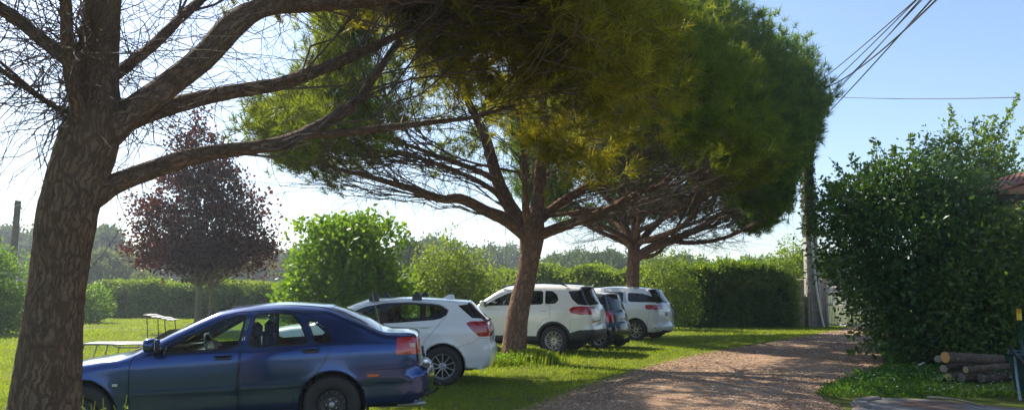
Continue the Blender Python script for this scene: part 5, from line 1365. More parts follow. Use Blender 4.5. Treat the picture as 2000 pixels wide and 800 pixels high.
broadleaf('young_tree', 'loose yellow green young tree against the left end of the tall hedge', 'tree', spot(1305, 31.5), [(0, 0, 1.9, 1.2, .9, 1.3), (.3, 0, 1.0, 1.0, .8, .9)],
    M['leaf_yellow'], 480, 15, .16, .12, .03, 0, shell=.5, seed=14, nst=26, part='foliage', wname='stems')
broadleaf('climbing_shrub', 'pale yellow green shrub against the stone wall at the end of the hedge', 'shrub', spot(1538, 33.2), [(0, 0, .9, .55, .5, 1.0), (-.1, 0, 2.4, .7, .6, .9)],
    M['leaf_yellow'], 220, 14, .16, .12, .03, 0, shell=.5, seed=15, nst=16, part='foliage', wname='stems')
broadleaf('wall_shrub', 'light green sapling rising behind the concrete pole', 'sapling', spot(1556, 38), [(0, 0, 3.2, .8, .7, 1.1), (-.5, 0, 2.5, .7, .6, .8), (.9, 0, 2.7, .6, .6, 1.2)],
    M['leaf_yellow'], 220, 13, .18, .14, .04, 1.6, shell=.6, seed=16, nst=16)

# ------------------------------------------------------------------ far trees: six kinds, copied
kinds = []
for i in range(6):
    r = tag(empty('far_tree', (0, 0, 0)), 'far tree', 'tree')
    bl = [(0, 0, 5.2, 2.7, 2.7, 3.4)]
    for j in range(10):
        a = RNG.uniform(0, 6.28); bl.append((2.2 * math.cos(a), 2.2 * math.sin(a), RNG.uniform(2.5, 8.8), RNG.uniform(1.0, 2.1), RNG.uniform(1.0, 2.1), RNG.uniform(.9, 1.7)))
    foliage('crown', r, bl, M['leaf_far_pale'] if i == 5 else M['leaf_far'], 620, 12, .42, .50, .35, .3, 40 + i, zmin=.3, asp=.8)
    t = MB(); t.tube([(0, 0, -.3), (.1, 0, 2.5), (0, .1, 6)], [.35, .28, .12], 8); t.build('trunk', M['twig_light'], r)
    kinds.append(r)
far = []   # px, top py, depth, kind, width factor
rr = np.random.default_rng(8)
def row(x0, x1, n, tops, d0, d1, ks, wf=1.0):
    for i in range(n):
        px = x0 + (x1 - x0) * (i + .5) / n + rr.uniform(-.35, .35) * (x1 - x0) / n
        top = np.interp(px, *zip(*tops)) + rr.uniform(-7, 9)
        far.append((px, top, rr.uniform(d0, d1), ks[rr.integers(len(ks))], wf * rr.uniform(.85, 1.25)))
row(-60, 620, 26, [(-60, 430), (30, 440), (60, 445), (170, 440), (215, 435), (230, 478), (400, 490), (520, 480), (620, 478)], 120, 150, [0, 1, 2, 3])
row(560, 1090, 22, [(560, 486), (760, 492), (800, 472), (860, 466), (930, 480), (1010, 485), (1060, 498), (1090, 496)], 105, 140, [0, 1, 2, 3, 4])
row(1060, 1640, 30, [(1060, 500), (1100, 486), (1150, 496), (1190, 482), (1230, 495), (1300, 500), (1350, 498), (1420, 508), (1470, 498), (1540, 500), (1590, 492), (1640, 495)], 85, 125, [1, 2, 3, 4])
far += [(208, 482, 72, 5, 1.1), (252, 505, 75, 5, 1.0), (278, 525, 64, 5, .9), (800, 470, 66, 4, .9), (190, 428, 110, 1, .8), (1108, 488, 96, 4, 1.0), (1195, 484, 98, 2, .9)]
names = {0: 'dark dense', 1: 'broad rounded', 2: 'mid green', 3: 'uneven topped', 4: 'bushy green', 5: 'pale silvery green'}
def where(px):
    for lim, s in ((0, 'beyond the left edge of the lawn'), (170, 'behind the thick trunk of the nearest pine'), (235, 'in the gap between thick trunk and dark red tree'), (400, 'behind the dark red tree'), (560, 'right behind the rusty leaved tree'), (700, 'behind the large bright green bush'),
                   (860, 'behind the golden green bush'), (960, 'left of the middle pine trunk'), (1060, 'behind the middle pine trunk'), (1200, 'between the middle and farthest pines'), (1300, 'behind the farthest pine trunk'), (1450, 'over the left half of the tall hedge'), (1560, 'over the right half of the tall hedge')):
        if px < lim: return s
    return 'near the concrete pole and gate'
used = {}
for i, (px, top, d, k, wf) in enumerate(sorted(far, key=lambda q: q[0])):
    src = kinds[k]
    o = src.copy(); COL.objects.link(o)
    for c in src.children:
        e = c.copy(); COL.objects.link(e); e.parent = o
    h = at(px, top, d)[2]; s = h / 10.4
    o.location = (at(px, 570, d)[0], d, 0); o.rotation_euler = (0, 0, rr.uniform(0, 6.28)); o.scale = (s * wf, s * wf, s)
    lb_ = f'{names[k]} far tree {where(px)}'
    o['label'] = lb_; o['group'] = 'far trees on the horizon, ' + lb_
    o['category'] = 'tree'
for r in kinds:
    for c in list(r.children): bpy.data.objects.remove(c)
    bpy.data.objects.remove(r)
# ------------------------------------------------------------------ ground
def terrain(x, y):
    z = -.075 * np.exp(-(((x + 4.6) / 1.9) ** 2 + ((y - 8.0) / 2.2) ** 2))
    z = z + .012 * vnoise(np.stack([x * .5, y * .5, x * 0], -1).reshape(-1, 3), 3).reshape(np.shape(x)) * (np.hypot(x, y) < 60)
    z = z + .10 * np.exp(-(((x - .0) / .75) ** 2 + ((y - 16.8) / .8) ** 2))
    return z
def grid_mesh(name, xs, ys, zoff, mat):
    X, Y = np.meshgrid(xs, ys); Z = terrain(X, Y) + zoff
    V = np.stack([X, Y, Z], -1).reshape(-1, 3); n = len(xs)
    i, j = np.meshgrid(np.arange(len(ys) - 1), np.arange(n - 1), indexing='ij'); a = (i * n + j).reshape(-1)
    return mk(name, V, np.stack([a, a + 1, a + n + 1, a + n], 1), mat, None, True)
t = NT('lawn_soil'); p_ = t.pos()
n1 = t.noise(p_, .35, 4); n2 = t.noise(p_, 9, 6, .7); n3 = t.noise(p_, 70, 4, .8)
c1 = t.ramp(n1, [(.35, (.12, .175, .024)), (.65, (.18, .23, .035))])
c2 = t.mix(t.ramp(n2, [(.35, (0, 0, 0)), (.7, (1, 1, 1))]), c1, (.22, .24, .05))
worn = t.ramp(t.noise(p_, .7, 6, .7), [(.52, (0, 0, 0)), (.64, (1, 1, 1))])
c2 = t.mix(worn, c2, (.17, .125, .06))
c3 = t.mix(1.0, c2, t.ramp(n3, [(.3, (.55, .55, .55)), (.7, (1.15, 1.15, 1.15))]), 'MULTIPLY')
hh_ = t.n('ShaderNodeMath', operation='ADD'); t.l(n2, hh_.inputs[0]); t.l(n3, hh_.inputs[1])
lawn_m = t.done(t.principled(c3, .95, Normal=t.bump(hh_.outputs[0], .8, .05), Specular_IOR_Level=.1).outputs[0])
xs = np.unique(np.concatenate([np.linspace(-700, -60, 12), np.linspace(-60, -14, 40), np.linspace(-14, 22, 145), np.linspace(22, 60, 30), np.linspace(60, 700, 12)]))
ys = np.unique(np.concatenate([np.linspace(-60, 0, 12), np.linspace(0, 32, 129), np.linspace(32, 90, 40), np.linspace(90, 1400, 16)]))
tag(grid_mesh('lawn', xs, ys, 0, lawn_m), kind='structure')

# driveway
Lft = np.array([(-4.2, -8), (-2.8, -2), (-1.9, 3), (-.95, 7), (0.02, 9.8), (1.29, 12.9), (3.46, 17.3), (6.6, 22), (9.9, 26.5), (12.4, 30.2), (14.6, 33.2)])
Rgt = np.array([(8.0, -8), (6.6, -2), (5.4, 3), (4.6, 7), (4.25, 10.2), (5.0, 12.6), (7.6, 16), (9.8, 21), (12.0, 25.5), (14.6, 29.5), (17.2, 32.6)])
yl = catmull(Lft, 120); yr = catmull(Rgt, 120)
def left_at(y): return np.interp(y, yl[:, 1], yl[:, 0])
def right_at(y): return np.interp(y, yr[:, 1], yr[:, 0])
t = NT('driveway_gravel'); p_ = t.pos()
v1 = t.n('ShaderNodeTexVoronoi', i_Scale=60.0); t.l(p_, v1.inputs['Vector'])
v2 = t.n('ShaderNodeTexVoronoi', i_Scale=110.0); t.l(p_, v2.inputs['Vector'])
sep = t.n('ShaderNodeSeparateColor'); t.l(v1.outputs['Color'], sep.inputs[0])
cc = t.ramp(sep.outputs[0], [(0, (.27, .17, .105)), (.35, (.43, .29, .185)), (.7, (.53, .375, .25)), (1, (.68, .54, .39))])
sep2 = t.n('ShaderNodeSeparateColor'); t.l(v2.outputs['Color'], sep2.inputs[0])
cc = t.mix(.4, cc, t.ramp(sep2.outputs[1], [(0, (.27, .175, .115)), (1, (.60, .43, .29))]))
big = t.noise(p_, .8, 7, .75)
cc = t.mix(t.ramp(big, [(.42, (0, 0, 0)), (.60, (1, 1, 1))]), cc, t.mix(.50, cc, (.34, .19, .12)))
track = t.noise(t.map(p_, (.9, .15, 1)), 1.0, 3)
cc = t.mix(1.0, cc, t.ramp(track, [(.3, (.78, .78, .78)), (.7, (1.12, 1.1, 1.08))]), 'MULTIPLY')
h_ = t.n('ShaderNodeMath', operation='ADD'); t.l(v1.outputs['Distance'], h_.inputs[0]); t.l(v2.outputs['Distance'], h_.inputs[1])
cc = t.mix(1.0, cc, (.90, .84, .78), 'MULTIPLY')
drive_m = t.done(t.principled(cc, .92, Normal=t.bump(h_.outputs[0], .75, .018), Specular_IOR_Level=.2).outputs[0])
Yd = np.linspace(-8, 33, 260); U = np.linspace(0, 1, 26)
wob = lambda y, s: .09 * vnoise(np.stack([y * 1.1, y * 0, y * 0], 1), s) + .05 * vnoise(np.stack([y * 4, y * 0, y * 0], 1), s + 1)
XL = left_at(Yd) + wob(Yd, 50); XR = right_at(Yd) + wob(Yd, 60)
Xd = XL[:, None] * (1 - U) + XR[:, None] * U; YY = np.broadcast_to(Yd[:, None], Xd.shape)
Zd = terrain(Xd, YY) + .012 + .012 * np.sin(U * math.pi)[None] - .0
V = np.stack([Xd, YY, Zd], -1).reshape(-1, 3); n = 26
i, j = np.meshgrid(np.arange(259), np.arange(25), indexing='ij'); a = (i * n + j).reshape(-1)
tag(mk('driveway', V, np.stack([a, a + 1, a + n + 1, a + n], 1), drive_m, None, True), kind='structure')
# loose stones
ico = np.array([(0, 0, 1), (.9, 0, .2), (.28, .85, .2), (-.72, .52, .2), (-.72, -.52, .2), (.28, -.85, .2), (0, 0, -.6)])
icf = [(0, i, i % 5 + 1) for i in range(1, 6)] + [(6, i % 5 + 1, i) for i in range(1, 6)]
ns = 26000
yy = 7.5 * (30 / 7.5) ** RNG.random(ns); uu = RNG.random(ns); xx = left_at(yy) * (1 - uu) + right_at(yy) * uu + RNG.normal(size=ns) * .06
sz = RNG.uniform(.005, .013, ns) * (1 + .05 * yy)
C_ = np.stack([xx, yy, terrain(xx, yy) + .020], 1)
ang = RNG.uniform(0, 6.28, ns); ca, sa = np.cos(ang), np.sin(ang)
base = ico[None] * np.stack([RNG.uniform(.7, 1.3, ns), RNG.uniform(.7, 1.3, ns), RNG.uniform(.4, .8, ns)], 1)[:, None] * sz[:, None, None]
V = np.stack([base[..., 0] * ca[:, None] - base[..., 1] * sa[:, None], base[..., 0] * sa[:, None] + base[..., 1] * ca[:, None], base[..., 2]], -1) + C_[:, None]
F = (np.array(icf)[None] + (np.arange(ns) * 7)[:, None, None]).reshape(-1, 3)
t = NT('loose_stone'); g_ = t.n('ShaderNodeNewGeometry')
sm = t.done(t.principled(t.ramp(g_.outputs['Random Per Island'], [(0, (.24, .16, .11)), (.5, (.42, .285, .19)), (.9, (.54, .40, .28)), (1, (.70, .63, .54))]), .85).outputs[0])
tag(mk('loose_gravel', V.reshape(-1, 3), F, sm), 'loose reddish stones scattered over the driveway', 'gravel', kind='stuff')

n = 10000; y = 8 * (32 / 8) ** RNG.random(n); u = RNG.random(n); x = left_at(y) * (1 - u) + right_at(y) * u
k_ = vnoise(np.stack([x * .8, y * .5, x * 0], 1), 55) + .5 * vnoise(np.stack([x * 2.6, y * 1.8, x * 0], 1), 56) > .05; x, y = x[k_], y[k_]; n = len(x)
P = np.stack([x, y, terrain(x, y) + .036], 1); a_ = RNG.uniform(0, 6.28, n); l_ = RNG.uniform(.03, .08, n)
V, F = leaf_quads(P, np.stack([np.cos(a_), np.sin(a_), a_ * 0 + .05], 1), l_, .004 + .0004 * y)
tag(mk('needle_litter', V, F, simple('dry_needles', (.20, .10, .05), .9, .3)), 'dry brown pine needles lying over the gravel driveway', 'pine needles', kind='stuff')

# concrete slab at the lower right
slab = [(4.25, 9.4), (4.55, 10.6), (5.05, 11.15), (5.8, 10.95), (6.5, 10.2), (7.2, 9.2), (7.6, 7.0), (7.2, 4.0), (5.2, 4.0)]
P = densify(slab, .25); k = len(P)
P = P + RNG.normal(size=P.shape) * .012
V = [(x, y, .02) for x, y in P] + [(x, y, -.05) for x, y in P]
b = MB(); b.add(V, [tuple(range(k))[::-1]] + [(i, (i + 1) % k, k + (i + 1) % k, k + i) for i in range(k)])
t = NT('weathered_slab'); p_ = t.pos()
c_ = t.ramp(t.noise(p_, 2.5, 8, .7), [(.3, (.13, .12, .10)), (.7, (.26, .24, .21))])
c_ = t.mix(t.ramp(t.noise(p_, 1.2, 5), [(.5, (0, 0, 0)), (.62, (1, 1, 1))]), c_, (.16, .085, .05))
slab_m = t.done(t.principled(c_, .9, Normal=t.bump(t.noise(p_, 40, 5), .5, .01)).outputs[0])
tag(b.build('concrete_path', slab_m), kind='structure')
for q, (x, y, w_, h_, rz) in enumerate([(4.42, 9.75, .17, .48, .2), (4.62, 10.35, .17, .5, -.35), (4.95, 10.9, .17, .45, -.9)]):
    b = MB(); b.box((x, y, .0), (w_, h_, .10), .02, rz=rz)
    tag(b.build('kerb_stone', slab_m), ['nearest rough kerb stone edging the concrete path', 'middle rough kerb stone edging the concrete path', 'farthest rough kerb stone, at the corner of the concrete path'][q], 'kerb stone', 'kerb stones along the concrete path')

# ------------------------------------------------------------------ grass
M['grass'] = leaf_mat('grass_blades', [(.17, .25, .02), (.24, .33, .025), (.34, .38, .05), (.20, .29, .02)], .5, .5, .6, twarm=(1.6, 1.5, .6), spec=.15)
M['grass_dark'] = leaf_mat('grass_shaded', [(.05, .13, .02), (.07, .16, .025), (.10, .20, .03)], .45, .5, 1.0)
def blades(name, X, Y, h, w, mat, label=None, lean=.45, parent=None, base=None, z0=None):
    n = len(X); Z = (terrain(X, Y) if z0 is None else z0) - .005
    h = np.broadcast_to(h, n) * RNG.uniform(.5, 1.3, n)
    a = RNG.uniform(0, 6.28, n); l = np.abs(RNG.normal(size=n)) * lean * h
    s = np.stack([np.cos(a + 1.57), np.sin(a + 1.57), a * 0], 1) * (np.broadcast_to(w, n) * .5)[:, None]
    B0 = np.stack([X, Y, Z], 1); dr = np.stack([np.cos(a), np.sin(a), a * 0], 1)
    mid = B0 + dr * (l * .35)[:, None] + np.array([0, 0, 1.0]) * (h * .6)[:, None]
    tip = B0 + dr * l[:, None] + np.array([0, 0, 1.0]) * h[:, None]
    V = np.stack([B0 - s, B0 + s, mid + s * .8, tip, mid - s * .8], 1)
    if base is not None: V = V - np.array(base)
    F = np.arange(5 * n).reshape(-1, 5)
    o = mk(name, V.reshape(-1, 3), F, mat, parent)
    if label: tag(o, label, 'grass', kind='stuff')
    return o
def on_lawn(x, y):
    e = .10 * vnoise(np.stack([x * 2.5, y * 2.5, x * 0], 1), 70)
    return ((x < left_at(y) + e) | (x > right_at(y) + e)) & (y < 60)
n = 330000
th = RNG.uniform(-.80, .75, n); y = 7.0 * (48 / 7.0) ** (RNG.random(n)); x = y * th
m = on_lawn(x, y) & ~((x > 4.1) & (x < 7.7) & (y < 11.2)) & ~((x > left_at(y)) & (y > 22))
x, y = x[m], y[m]
pt = vnoise(np.stack([x * .55, y * .55, x * 0], 1), 81) + .5 * vnoise(np.stack([x * 1.7, y * 1.7, x * 0], 1), 82)
m = (RNG.random(len(x)) > np.clip((pt - .25) * 1.6, 0, .75)) & ~((np.abs(x - 7.8) < 1.0) & (np.abs(y - 12.6) < .75))
x, y = x[m], y[m]
sc = np.clip(y / 11, .75, 4)
hs = .045 * sc ** .35 * (1 + .5 * vnoise(np.stack([x * .8, y * .8, x * 0], 1), 5))
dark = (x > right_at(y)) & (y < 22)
blades('lawn_grass', x[~dark], y[~dark], hs[~dark], (.0075 * sc)[~dark], M['grass'], 'short sunlit grass of the lawn around the parked cars')
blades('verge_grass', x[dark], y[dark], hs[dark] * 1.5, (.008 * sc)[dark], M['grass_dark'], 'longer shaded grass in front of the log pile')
# grass creeping over the driveway edge
n = 9000; y = RNG.uniform(9, 31, n); x = left_at(y) + np.abs(RNG.normal(size=n)) * .16 - .05
blades('edge_grass', x, y, .04, .012 * np.clip(y / 14, .8, 2), M['grass'], 'thin grass tufts creeping onto the driveway edge')

def tuft(name, label, cat, c, n, r, h, mat, w=.01, leaves=0, lean=.5):
    root = tag(empty(name, (c[0], c[1], 0)), label, cat)
    rr_ = np.abs(RNG.normal(size=n)) * r; a = RNG.uniform(0, 6.28, n)
    X, Y = c[0] + rr_ * np.cos(a), c[1] + rr_ * np.sin(a)
    blades('blades', X, Y, h, w, mat, lean=lean, parent=root, base=(c[0], c[1], 0))
    if leaves:
        P = np.stack([RNG.normal(size=leaves) * r, RNG.normal(size=leaves) * r, RNG.uniform(.02, h, leaves) + .08], 1)
        l_ = .05 * RNG.uniform(.5, 1.3, leaves); V, F = leaf_quads(P, RNG.normal(size=(leaves, 3)) + [0, 0, .6], l_, l_ * .6)
        mk('leaves', V, F, M['leaf_bright'], root)
    return root
tuft('grass_clump', 'tall sunlit grass at the right foot of the middle pine', 'grass clump', (.55, 16.6), 1500, .32, .20, M['grass'], .014)
tuft('leafy_weed', 'leafy light green weed clump at the left foot of the middle pine', 'weed', (-.28, 16.1), 900, .28, .14, M['grass'], .013, 900)
# tall seed-headed weeds beside the near trunk
def seedweed(label, px, py, d, seed):
    r_ = np.random.default_rng(seed); tip = at(px, py, d)
    base = np.array([tip[0] + r_.uniform(-.12, .12), d + .02, -.05])
    root = tag(empty('flowering_weed', (base[0], base[1], 0)), label, 'weed', 'weeds in front of the blue saloon')
    b = MB(); p = catmull([(0, 0, -.05), (.01, 0, .2), tuple(tip - [base[0], base[1], 0])], 10)
    b.tube(p, np.linspace(.006, .003, 10), 5); b.build('stem', M['grass'], root)
    k = 90; s = r_.random((k, 1)) ** .7
    i_ = np.clip((s[:, 0] * 9).astype(int), 0, 9); P = p[i_] + r_.normal(size=(k, 3)) * .022 * (1.3 - s)
    l_ = r_.uniform(.015, .045, k) * (1.5 - s[:, 0]); V, F = leaf_quads(P, r_.normal(size=(k, 3)) + [0, 0, .8], l_, l_ * .4)
    mk('leaves', V, F, M['leaf_yellow'], root)
for i, (px, py, d) in enumerate([(163, 772, 6.6), (186, 782, 6.5), (201, 776, 6.6), (222, 790, 6.5), (248, 770, 6.6), (178, 788, 6.3)]):
    seedweed(['leftmost tall weed touching the thick trunk', 'low bushy weed in front of the front wheel hub', 'upright weed with feathery head in front of the front wheel', 'lowest weed in front of the front wheel', 'rightmost tall weed with curved seed head', 'short weed between the trunk and the front wheel'][i], px, py, d, 90 + i)
# white flowers in the verge
n = 170; x = RNG.uniform(5.5, 9.5, n); y = RNG.uniform(11.2, 14.5, n); m = x > right_at(y) + .4; x, y = x[m], y[m]
P = np.stack([x, y, RNG.uniform(.08, .16, len(x))], 1); V, F = [], []
for q in range(5):
    a = q * 1.2566; D = np.stack([np.full(len(P), math.cos(a)), np.full(len(P), math.sin(a)), np.full(len(P), .35)], 1)
    v, f = leaf_quads(P, D, .016, .012); F.append(f + len(v) * q); V.append(v)
tag(mk('daisies', np.vstack(V), np.vstack(F), simple('petal_white', (.75, .75, .72), .7, .05)), 'tiny white flowers scattered in the shaded verge grass', 'flowers', kind='stuff')
# weeds in verge
n = 7000; x = RNG.uniform(4.8, 11, n); y = RNG.uniform(11.3, 15, n); m = (x > right_at(y) + .25) & ~((np.abs(x - 7.8) < .9) & (np.abs(y - 12.5) < .7)); x, y = x[m], y[m]
P = np.stack([x, y, RNG.uniform(.02, .15, len(x)) * (1 + .6 * vnoise(np.stack([x * 2, y * 2, x * 0], 1), 9))], 1); l_ = RNG.uniform(.03, .07, len(x))
V, F = leaf_quads(P, RNG.normal(size=P.shape) + [0, 0, .8], l_, l_ * .6)
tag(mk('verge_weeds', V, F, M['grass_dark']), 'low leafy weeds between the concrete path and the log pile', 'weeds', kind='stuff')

# ------------------------------------------------------------------ log pile
t = NT('log_end'); c_ = t.coord(); ln_ = t.n('ShaderNodeVectorMath', operation='LENGTH'); 
sx = t.map(c_, (0, 1, 1)); t.l(sx, ln_.inputs[0])
wv = t.n('ShaderNodeMath', operation='SINE'); ml = t.n('ShaderNodeMath', operation='MULTIPLY'); t.l(ln_.outputs['Value'], ml.inputs[0]); ml.inputs[1].default_value = 420; t.l(ml.outputs[0], wv.inputs[0])
def end_mat(nm, a, b_):
    tt = NT(nm); cc_ = tt.coord(); m_ = tt.map(cc_, (0, 1, 1)); l1 = tt.n('ShaderNodeVectorMath', operation='LENGTH'); tt.l(m_, l1.inputs[0])
    k1 = tt.n('ShaderNodeMath', operation='MULTIPLY'); tt.l(l1.outputs['Value'], k1.inputs[0]); k1.inputs[1].default_value = 380
    k2 = tt.n('ShaderNodeMath', operation='SINE'); tt.l(k1.outputs[0], k2.inputs[0])
    return tt.done(tt.principled(tt.mix(tt.ramp(k2.outputs[0], [(0, (0, 0, 0)), (1, (1, 1, 1))]), a, b_), .8).outputs[0])
bpy.data.materials.remove(t.m)
EM = {'o': end_mat('cut_wood_orange', (.52, .24, .06), (.66, .36, .12)), 'g': end_mat('cut_wood_grey', (.26, .21, .16), (.38, .32, .25)), 'y': end_mat('cut_wood_tan', (.40, .27, .14), (.50, .36, .2))}
def log(label, end, dirv, L, r, em, ex=1.0):
    dirv = unit(np.array(dirv, float)); root = tag(empty('cut_log', end), label, 'log', 'cut logs stacked under the dark bush')
    root.rotation_euler = Vector(dirv).to_track_quat('X', 'Z').to_euler()
    k = 24; p = np.zeros((k, 4)); p[:, 0] = np.linspace(0, L, k); p[:, 1] = .02 * np.sin(p[:, 0] * 2.2); p[:, 3] = r
    v, f, u = bark_tube(p, 22, r * .07, int(L * 97))
    mk('bark', v, f, M['bark'], root, True, u)
    ring = v[:22]; c = ring.mean(0); mk('cut_end', np.vstack([[c - [.004, 0, 0]], ring]), [(0, 1 + (i + 1) % 22, 1 + i) for i in range(22)], EM[em], root)
    ring = v[-22:]; c = ring.mean(0); mk('cut_end', np.vstack([[c + [.004, 0, 0]], ring]), [(0, 1 + i, 1 + (i + 1) % 22) for i in range(22)], EM[em], root)
D0 = 13.1
for lab, px, py, d, dv, L, r, em in [
    ('topmost long log with a bright orange cut end', 1846, 697, 13.0, (1, .25, -.06), 1.15, .09, 'o'),
    ('small log with a pale grey cut end left of the orange ended one', 1832, 700, 13.25, (.7, .7, 0), .8, .055, 'g'),
    ('long log with a round tan cut end, lying in the middle of the pile', 1886, 721, 12.9, (1, .30, .03), 1.1, .055, 'y'),
    ('log with a greyish brown end directly below the orange ended log', 1843, 719, 13.1, (.8, .6, 0), .9, .065, 'g'),
    ('log with a tan end low down at the left of the pile', 1852, 735, 12.9, (.75, .6, 0), .9, .058, 'y'),
    ('thick dark log at the bottom of the pile right of centre', 1877, 736, 13.0, (.85, .5, 0), .9, .075, 'g'),
    ('dark bottom log at the left end of the pile', 1835, 737, 13.2, (.7, .7, 0), .8, .05, 'g'),
    ('dark bottom log nearly hidden at the right of the pile', 1915, 738, 13.1, (.9, .4, 0), .8, .07, 'g')]:
    e = at(px, py, d); e[2] = max(e[2], r + .005)
    log(lab, e, dv, L, r, em)
def stick(label, pts, r, mat=None):
    pts = np.array(pts); c = pts[0].copy(); b = MB(); b.tube(catmull(pts - c, 14), np.linspace(r, r * .5, 14), 7)
    o = b.build('fallen_branch', mat or M['twig_light'], None, True); o.location = c
    tag(o, label, 'branch')
stick('long thin fallen branch lying in the weeds before the concrete path', [ground(1812, 782) + [0, 0, .05], ground(1850, 786) + [0, 0, .06], ground(1890, 790) + [0, 0, .04], ground(1925, 798) + [0, 0, .03]], .022)
stick('short bare stick poking up at the left of the log pile', [at(1795, 712, 13.6), at(1806, 707, 13.5)], .018, simple('bare_wood', (.45, .43, .40), .8))

# ------------------------------------------------------------------ garden frame at the right edge
gx0 = at(2003, 750, 11.0)
root = tag(empty('garden_cart', (7.46, 11.3, 0), rad(-33)), 'dark green garden cart with an upright yellow tipped rod at the right edge', 'garden cart')
M['green_paint'] = simple('dark_green_enamel', (.010, .045, .042), .4, .25, 10)
b = MB()
for s in range(2):
    pass
V = [(-.17, -.35, .12), (.45, -.35, .12), (.45, .35, .12), (-.17, .35, .12), (-.23, -.42, .62), (.55, -.42, .62), (.55, .42, .62), (-.23, .42, .62)]
b.add(V, [(0, 3, 2, 1), (0, 1, 5, 4), (1, 2, 6, 5), (2, 3, 7, 6), (3, 0, 4, 7)])
b.build('tray', M['green_paint'], root)
b = MB(); b.tube([(-.23, -.42, .62), (.55, -.42, .62), (.55, .42, .62), (-.23, .42, .62), (-.23, -.42, .62)], .018, 8); b.build('tray_rim', M['green_paint'], root, True)
b = MB(); b.tube([(-.18, -.46, .75), (-.17, -.45, .68), (.04, -.47, .40), (.06, -.47, .36)], .024, 8); b.build('handle_bar', M['plastic'], root, True)
for x_ in (-.12, .03):
    b = MB(); b.tube([(x_, -.44, .0), (x_ - .02, -.44, .3), (x_ - .03, -.44, .60)], .017, 8); b.build('leg', simple('pale_blue_steel', (.25, .33, .38), .4), root, True)
b = MB(); b.tube([(-.03, -.1, .1), (-.05, -.1, .7), (-.06, -.1, 1.16)], .020, 8)
b.build('upright_rod', M['green_paint'], root, True)
b = MB(); b.tube([(-.06, -.1, 1.10), (-.06, -.1, 1.26)], .032, 10); b.build('yellow_tip', simple('yellow_plastic', (.72, .42, .01), .45), root, True)
b = MB(); b.lathe([(.10, -.03), (.15, -.035), (.16, 0), (.15, .035), (.10, .03)], 24, c=(.2, -.36, .155)); b.build('wheel', M['rubber'], root, True)

# ------------------------------------------------------------------ stone building with tiled roof
M['stone'] = None
t = NT('rubble_stone'); p_ = t.coord()
vo = t.n('ShaderNodeTexVoronoi', i_Scale=3.6, feature='F1'); t.l(t.map(p_, (1, 1, 1.7)), vo.inputs['Vector'])
ve = t.n('ShaderNodeTexVoronoi', i_Scale=3.6, feature='DISTANCE_TO_EDGE'); t.l(t.map(p_, (1, 1, 1.7)), ve.inputs['Vector'])
sp_ = t.n('ShaderNodeSeparateColor'); t.l(vo.outputs['Color'], sp_.inputs[0])
cs = t.ramp(sp_.outputs[0], [(0, (.30, .24, .17)), (.5, (.42, .35, .26)), (1, (.52, .46, .36))])
cs = t.mix(1.0, cs, t.ramp(t.noise(p_, 14, 6, .7), [(.3, (.75, .75, .75)), (.7, (1.15, 1.15, 1.15))]), 'MULTIPLY')
mort = t.ramp(ve.outputs['Distance'], [(0, (0, 0, 0)), (.07, (1, 1, 1))])
cs = t.mix(mort, (.36, .33, .28), cs)
M['stone'] = t.done(t.principled(cs, .92, Normal=t.bump(mort, .7, .03)).outputs[0])
t = NT('terracotta'); p_ = t.coord(); g_ = t.n('ShaderNodeNewGeometry')
cs = t.ramp(g_.outputs['Random Per Island'], [(0, (.22, .075, .045)), (.5, (.33, .13, .075)), (1, (.42, .20, .12))])
cs = t.mix(t.ramp(t.noise(p_, 6, 6, .7), [(.45, (0, 0, 0)), (.75, (1, 1, 1))]), cs, (.14, .10, .075))
M['tile'] = t.done(t.principled(cs, .85, Normal=t.bump(t.noise(p_, 40, 4), .4, .01)).outputs[0])
c0 = at(1972, 392, 16.9)
root = tag(empty('stone_outbuilding', (c0[0], 16.9, 0)), 'stone building with a terracotta tiled roof behind the bushes at the right edge', 'building')
b = MB(); b.box((3.0, 2.0, c0[2] / 2 - .02), (6.0, 4.0, c0[2] - .04)); b.build('wall', M['stone'], root)
# roof slope rising to the right, tiles as half-round channels
rt = MB(); zr = c0[2]
b = MB(); b.box((-.02, 1.95, zr + .02), (.9, 4.5, .16), .01); b.box((-.44, 1.95, zr + .10), (.06, 4.6, .26), .01)
b.build('eave_board', simple('weathered_dark_wood', (.045, .032, .025), .85, .3, 12, .4), root)
for r_ in range(10):
    for q in range(20):
        x0 = -.50 + r_ * .33; z0_ = zr + .15 + (x0 + .5) * .30
        y0 = -.30 + q * .235
        a_ = np.linspace(0, math.pi, 7); w0_, w1_ = .115, .095
        jz = RNG.uniform(-.008, .008)
        V = [(x0, y0 + w0_ * math.cos(t_), z0_ + jz + .075 * math.sin(t_) + .02) for t_ in a_] + [(x0 + .42, y0 + w1_ * math.cos(t_), z0_ + jz + .42 * .30 + .065 * math.sin(t_)) for t_ in a_]
        rt.add(V, [(i, i + 1, 8 + i, 7 + i) for i in range(6)])
        V = [(x, y_, z - .03) for (x, y_, z) in V]; 
rt.build('roof', M['tile'], root, True)
b = MB(); b.add([(-.48, -.4, zr + .13), (-.48, 4.4, zr + .13), (3.0, 4.4, zr + .13 + 1.044), (3.0, -.4, zr + .13 + 1.044)], [(0, 1, 2, 3)])
b.add([(-.48, -.4, zr + .10), (-.48, 4.4, zr + .10), (3.0, 4.4, zr + .10), (3.0, -.4, zr + .10)], [(0, 1, 2, 3)])
b.add([(-.48, -.4, zr + .10), (3, -.4, zr + .10), (3, -.4, zr + 1.17), (-.48, -.4, zr + .13)], [(0, 1, 2, 3)])
b.build('roof_deck', M['tile'], root)

